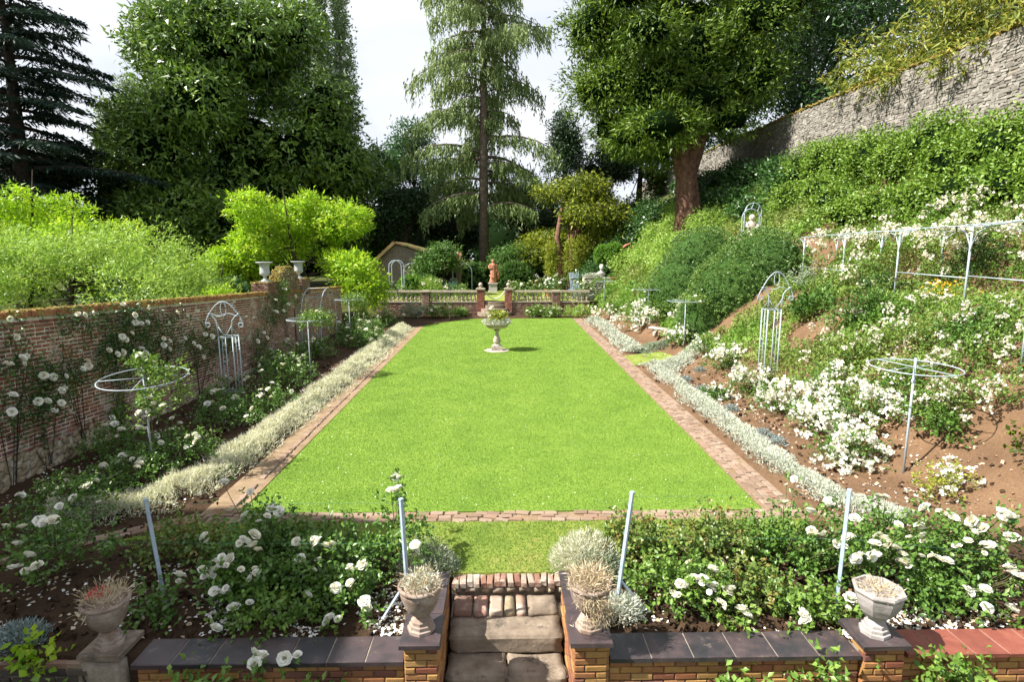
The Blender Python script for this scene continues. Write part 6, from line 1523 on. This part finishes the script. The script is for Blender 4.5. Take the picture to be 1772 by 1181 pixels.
simple('dark conifer right of the weeping conifer', 'dark_conifer', 975, 68, 195, 440, 85, 16000, .32, 'dark_leaf', 624, dens=14, inner=.3)
simple('dark evergreen behind the weeping conifer lower branches', 'dark_conifer', 900, 64, 330, 470, 150, 14000, .3, 'dark_leaf', 625, core_='core_leaf')
simple('dark evergreen left behind the weeping conifer trunk', 'dark_conifer', 785, 66, 320, 470, 120, 14000, .3, 'dark_leaf', 626, core_='core_leaf')
simple('leafy green shrub left of the barn roof', 'barn_shrub', 765, 45.0, 425, 475, 60, 5000, .2, 'mid_leaf', 627, r0=.08, z0=TERR_Z)
simple('leafy green shrub beneath the barn eaves', 'barn_shrub', 735, 45.2, 440, 480, 40, 3000, .2, 'mid_leaf', 628, r0=.08, z0=TERR_Z)
simple('sunlit fruit tree row right of the statue', 'small_tree', 905, 53, 425, 480, 110, 9000, .22, 'mid_leaf', 629, r0=.1, z0=TERR_Z)
simple('dark yew shading the right end of the terrace', 'dark_yew', 1050, 60, 230, 450, 120, 18000, .3, 'dark_leaf', 630, dens=14, core_='core_leaf')
simple('tree seen between the yew trunk and terrace', 'small_tree', 1110, 62, 215, 400, 100, 12000, .32, 'yew_leaf', 631, dens=12, inner=.3)
# golden yew on the terrace
RS = np.random.RandomState(12)
gy = simple('golden green yew with hanging sunlit sprays on the terrace', 'golden_yew', 990, 51, 300, 455, 190, 26000, .3, 'gold_leaf', 640, 'red_bark', dens=16, r0=.28, droop=.5, inner=.35)
mass('golden_bush', 'bright yellow green hanging sprays beside the golden yew trunk', 'tree', [(oy(955, 425, 49)[0], 49, 3.6, .45, .4, 1.6), (oy(990, 425, 48.6)[0], 48.6, 3.7, .6, .4, 1.7), (oy(1005, 405, 48.6)[0], 48.6, 4.4, .6, .4, 1.2)], 5000, .24, .07, 'yellow_leaf', 641, None, None, 10, .15, TERR_Z)
b = MB(); c = oy(972, 470, 49.); b.tube([(c[0], 49, TERR_Z-.2), (c[0]-.1, 49, 3.0), (c[0]-.4, 49.2, 5.5), (c[0], 50.0, 8)], [.42, .3, .24, .1], 10); b.build('leaning_trunk', 'red_bark', gy, True)

# weeping conifer
def branches(name, label, x, y, z, zt, zlow, nb, lenf, rise, sag, r0, mat, bark, seed, L, wd, per, hang, flatw=0., step=.33, group=None, wild=0., strings=0):
    global RS
    RS = np.random.RandomState(seed); rr = random.Random(seed)
    o = thing(name, label, 'tree', (x, y, z), group)
    trunk(o, [(x, y, z-.3), (x, y, z+(zt-z)*.3), (x+.15, y, z+(zt-z)*.7), (x, y, zt)], [r0*1.25, r0, r0*.5, .05], bark, 12)
    bb = MB(); P = []; A = []; Vv = []
    for k in range(nb):
        t = (k+rr.random())/nb; zz = zlow+(zt-zlow)*t; ln = lenf(t)*rr.uniform(.7-wild*.6, 1.12+wild*.2); a = k*2.399+rr.uniform(-.3, .3); rise_ = rise+wild*rr.uniform(-.35, .3)
        if wild > .4 and t < .36 and math.sin(a) < -.45: continue
        d = np.array([math.cos(a), math.sin(a), 0]); pts = []
        for s in np.linspace(0, 1, 7): pts.append(np.array([x, y, zz])+d*ln*s+np.array([0, 0, ln*(rise_*s-sag*s*s)])+np.array([rr.gauss(0, .06), rr.gauss(0, .06), 0])*ln*.3*s)
        pts = np.array(pts); bb.tube(pts, np.linspace(.02*ln+.03, .015, 7), 5)
        m_ = max(6, int(ln/step))
        for s in np.linspace(.18, 1, m_):
            c = np.array([np.interp(s*6, range(7), pts[:, q]) for q in range(3)])
            sid = np.array([-d[1], d[0], 0])
            for _ in range(per if strings else 0):
                w_ = rr.gauss(0, 1)*flatw*ln*(1.05-s*.5); q = c+sid*w_+d*rr.gauss(0, .15); l_ = rr.uniform(.5, 2.1)*(.6+.6*s); v0 = .45*rr.random()+.3*t
                for j_ in range(strings):
                    f = (j_+rr.random())/strings; P.append(q+np.array([rr.gauss(0, .07), rr.gauss(0, .07), -l_*f])); A.append((rr.gauss(0, .38)+d[0]*.2, rr.gauss(0, .38)+d[1]*.2, -1.)); Vv.append(min(1, v0+.3*rr.random()))
            for _ in range(0 if strings else per):
                w_ = rr.gauss(0, 1)*flatw*ln*(1.05-s*.7); P.append(c+sid*w_+d*rr.gauss(0, .12)+np.array([0, 0, rr.gauss(0, .06)-abs(w_)*.12])); 
                A.append((d*.45*(1-hang)+sid*np.sign(w_)*.8*(flatw > 0)+np.array([rr.gauss(0, .35), rr.gauss(0, .35), -hang*1.7+rr.gauss(0, .2)]))); Vv.append(.5*rr.random()+.35*t+.15*s)
    bb.build('branches', bark, o, True)
    P = np.array(P); n = len(P)
    put('crown', leafmesh('crown', P, np.array(A), L*RS.uniform(.5, 1.4, n), wd*RS.uniform(.7, 1.3, n), np.clip(np.array(Vv), 0, 1), mat, .15, tuple(o.location), tri=True), o)
    return o
c = oy(838, 460, 56.)
branches('weeping_conifer', 'tall pale weeping conifer with bare trunk in the centre background', c[0], 56, TERR_Z, 41, 8.2, 106, lambda t: np.interp(t, [0, .3, .62, 1], [6.3, 6.6, 6.0, 1.2]), .45, .50, .40, 'weeping_leaf', 'grey_bark', 701, .5, .13, 9, .95, .13, .4, wild=.75, strings=6)
c = oy(38, 300, 44.)
branches('cedar', 'dark layered cedar at the far left against bright sky', c[0], 44, .4, 27, 4.5, 84, lambda t: np.interp(t, [0, .4, .8, 1], [9.5, 8.0, 5.0, 1.0]), .10, .22, .55, 'cedar_leaf', 'bark', 702, .5, .14, 22, .3, .15, .26, wild=.3)
# the great yew on the bank
yx, yy_, yz = og(1192, 402)
cb = []; rr = random.Random(18)
while len(cb) < 84:
    zz = rr.uniform(10.6, 25); lo = np.interp(zz, [10.5, 13, 16, 19.5, 25], [7.2, 5.2, 3.9, 2.3, 3.5]); hi = np.interp(zz, [10.5, 13, 16, 19.5, 25], [13.4, 15.6, 19.0, 21.5, 19])
    x = rr.uniform(lo+1.2, hi-1.2); y = 38.5+rr.gauss(0, 2.2)
    if zz < 12.2 and abs(x-yx) < 1.7 and y < 38.5: continue
    cb.append((x, y, zz, rr.uniform(1.5, 2.5), rr.uniform(1.5, 2.3), rr.uniform(1.1, 1.9)))
cb += [(yx-1.6, 35.8, 12.0, 2, 1.2, 1.1), (yx+1.7, 35.8, 12.2, 2, 1.2, 1.1), (yx, 35.6, 13.4, 2.2, 1.2, 1.2), (yx-4, 36.5, 11.3, 1.8, 1.4, 1), (yx+2.5, 36, 14.5, 2.4, 1.4, 1.4), (yx-2.5, 36, 14.6, 2.4, 1.4, 1.4)]
crown_tree('yew_tree', 'great spreading yew with reddish trunk leaning over the bank', yx, yy_, yz-.2, cb, 118000, .31, .105, 'yew_leaf', 'red_bark', 711, .0001, None, 22, .36, 22, 'core_leaf', .15, .68, 1.2, 22)
o = [q for q in bpy.data.objects if q.name == 'yew_tree'][0]
b = MB(); rr = random.Random(2)
for k in range(7):
    a = k*.9; e = .38
    b.tube([(yx+e*math.cos(a)*1.2, yy_+e*math.sin(a)*1.2, yz-.5), (yx-.1+e*math.cos(a+.3), yy_+e*math.sin(a+.3), yz+1.6), (yx-.35+e*.8*math.cos(a+.5), yy_+e*.8*math.sin(a+.5), yz+3.6), (yx-.3+1.1*math.cos(a+.6), yy_+.8*math.sin(a+.6), yz+6.5), (yx+2.2*math.cos(a+.6), yy_+1.2*math.sin(a+.6), yz+8.5)], [.5, .42, .38, .24, .06], 9)
b.blob((yx-.62, yy_-.35, yz+1.9), (.3, .25, .4), 8, 3, .15)
b.build('fluted_trunk', 'red_bark', o, True)
# second dark mass right of the yew, beyond the stone wall
cb = [(rr.uniform(19.5, 27), rr.uniform(33, 56), rr.uniform(11, 25), rr.uniform(1.8, 3.2), rr.uniform(1.8, 3.2), rr.uniform(1.5, 2.4)) for k in range(42)]
crown_tree('holm_oak', 'dark evergreen trees rising behind the shaded stone wall', 22.5, 44, 9, cb, 52000, .32, .15, 'ivy_leaf', 'bark', 712, .5, None, 13, .5, 20, None, .2, .3, .6, 14)
# bamboo behind the wall
RS = np.random.RandomState(55); o = thing('bamboo', 'yellowing bamboo clump spilling over the stone wall', 'bamboo', (19.5, 25, 9))
P = []; A = []; b = MB(); rr = random.Random(5)
for k in range(230):
    x0, y0 = rr.uniform(18.1, 20.6), rr.uniform(20.5, 31); tx = x0+rr.gauss(-.6, 1.1); ty = y0+rr.gauss(0, 1.2); tz = 9+rr.uniform(2.4, 5.6)
    pts = np.array([(x0, y0, 8.8), (x0*.7+tx*.3, y0*.7+ty*.3, 9+(tz-9)*.6), (tx*.8+x0*.2, ty*.8+y0*.2, tz), (tx, ty, tz-.25)])
    b.tube(pts, [.018, .015, .01, .006], 4)
    for j_ in range(85):
        s = rr.uniform(.9, 3); i_ = min(int(s), 2); q = pts[i_]*(1-(s-i_))+pts[i_+1]*(s-i_); P.append(q+np.array([rr.gauss(0, .2), rr.gauss(0, .2), rr.gauss(0, .16)])); A.append((rr.gauss(-.2, .6), rr.gauss(-.2, .6), rr.gauss(-.5, .4)))
b.build('canes', 'thatch', o); n = len(P); b = MB()
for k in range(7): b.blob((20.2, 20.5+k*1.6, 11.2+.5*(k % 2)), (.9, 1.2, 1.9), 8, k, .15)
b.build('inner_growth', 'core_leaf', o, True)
put('foliage', leafmesh('foliage', np.array(P), np.array(A), .40*RS.uniform(.6, 1.3, n), .075, RS.rand(n), 'bamboo_leaf', .15, tuple(o.location)), o)
# bright shrubs beyond the left wall
def lshrub(label, name, px0, px1, py0, py1, Y_, n, L, mat, seed, wd=.5, nb=14, up=.0, core_='core_leaf'):
    rr = random.Random(seed); x0 = oy(px0, py1, Y_)[0]; x1 = oy(px1, py1, Y_)[0]; zt = oy(px0, py0, Y_)[2]; zb = 1.0; bl_ = []
    for k in range(nb):
        u = rr.random(); x = x0+(x1-x0)*u; e = math.sqrt(max(.1, 1-(2*u-1)**2)); zz = zb+(zt-zb)*e*rr.uniform(.35, .85)
        r = (x1-x0)*rr.uniform(.1, .2); bl_.append((x, Y_+rr.uniform(-1, 1)*(x1-x0)*.22, zz, r, r, r*.72))
    return crown_tree(name, label, (x0+x1)/2, Y_, .3, bl_, n, L, L*wd, mat, 'bark', seed, .12, 'bright shrubs beyond the left wall', 12, .17, zt-.5, None, -up, .42, .8, 16)
lshrub('yellow green tree at the left edge behind the willowy shrub', 'lime_shrub', -110, 200, 270, 460, 25, 30000, .17, 'lime_leaf', 801, .5, 22)
lshrub('pale willowy shrub hanging over the left brick wall', 'willow_shrub', -90, 325, 345, 520, 22, 38000, .16, 'willow_leaf', 802, .3, 22)
lshrub('bright lime green tree beyond the gateway', 'lime_tree', 385, 650, 310, 500, 34, 32000, .22, 'lime_leaf', 803, .5, 18)
lshrub('lone lime shoot rising left of the lime tree', 'lime_shoot', 385, 480, 300, 460, 33.5, 6000, .22, 'lime_leaf', 804, .5, 7)
lshrub('low yellow green shrub behind the wall left of gateway', 'lime_shrub', 325, 450, 485, 520, 22, 8000, .12, 'lime_leaf', 805, .5, 9)
lshrub('dark leafy laurel in shade behind the wall', 'laurel', 320, 420, 440, 510, 30, 4000, .3, 'ivy_leaf', 806, .4, 8)
simple('leafy dark mass below the cedar', 'small_tree', 110, 50, 255, 470, 260, 16000, .4, 'dark_leaf', 632, dens=14, core_='core_leaf')
simple('dark understorey tree left below the chestnut', 'small_tree', 260, 48, 330, 500, 200, 12000, .35, 'chestnut_leaf', 633, dens=12, core_='core_leaf')
# far woodland closing the view
RS = np.random.RandomState(66); rr = random.Random(66); P = []; b = MB()
for k in range(150):
    x = rr.uniform(-75, 60); yw = 84+rr.uniform(-3, 14); zc = rr.uniform(1, 8.5); r = rr.uniform(3, 5); b.blob((x, yw, zc), (r*.8, r*.7, r*.8), 7, k, .15); d = sphere_pts(150); P.append(np.array([x, yw, zc])+d*r)
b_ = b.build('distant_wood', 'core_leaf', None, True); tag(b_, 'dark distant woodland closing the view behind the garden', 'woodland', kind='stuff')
P = np.concatenate(P); n = len(P)
tag(put('distant_foliage', leafmesh('distant_foliage', P, RS.normal(size=(n, 3))+np.array([0, -.3, 0]), .75, .45, RS.rand(n), 'dark_leaf')), 'leafy edge of the dark distant woodland', 'woodland', kind='stuff')
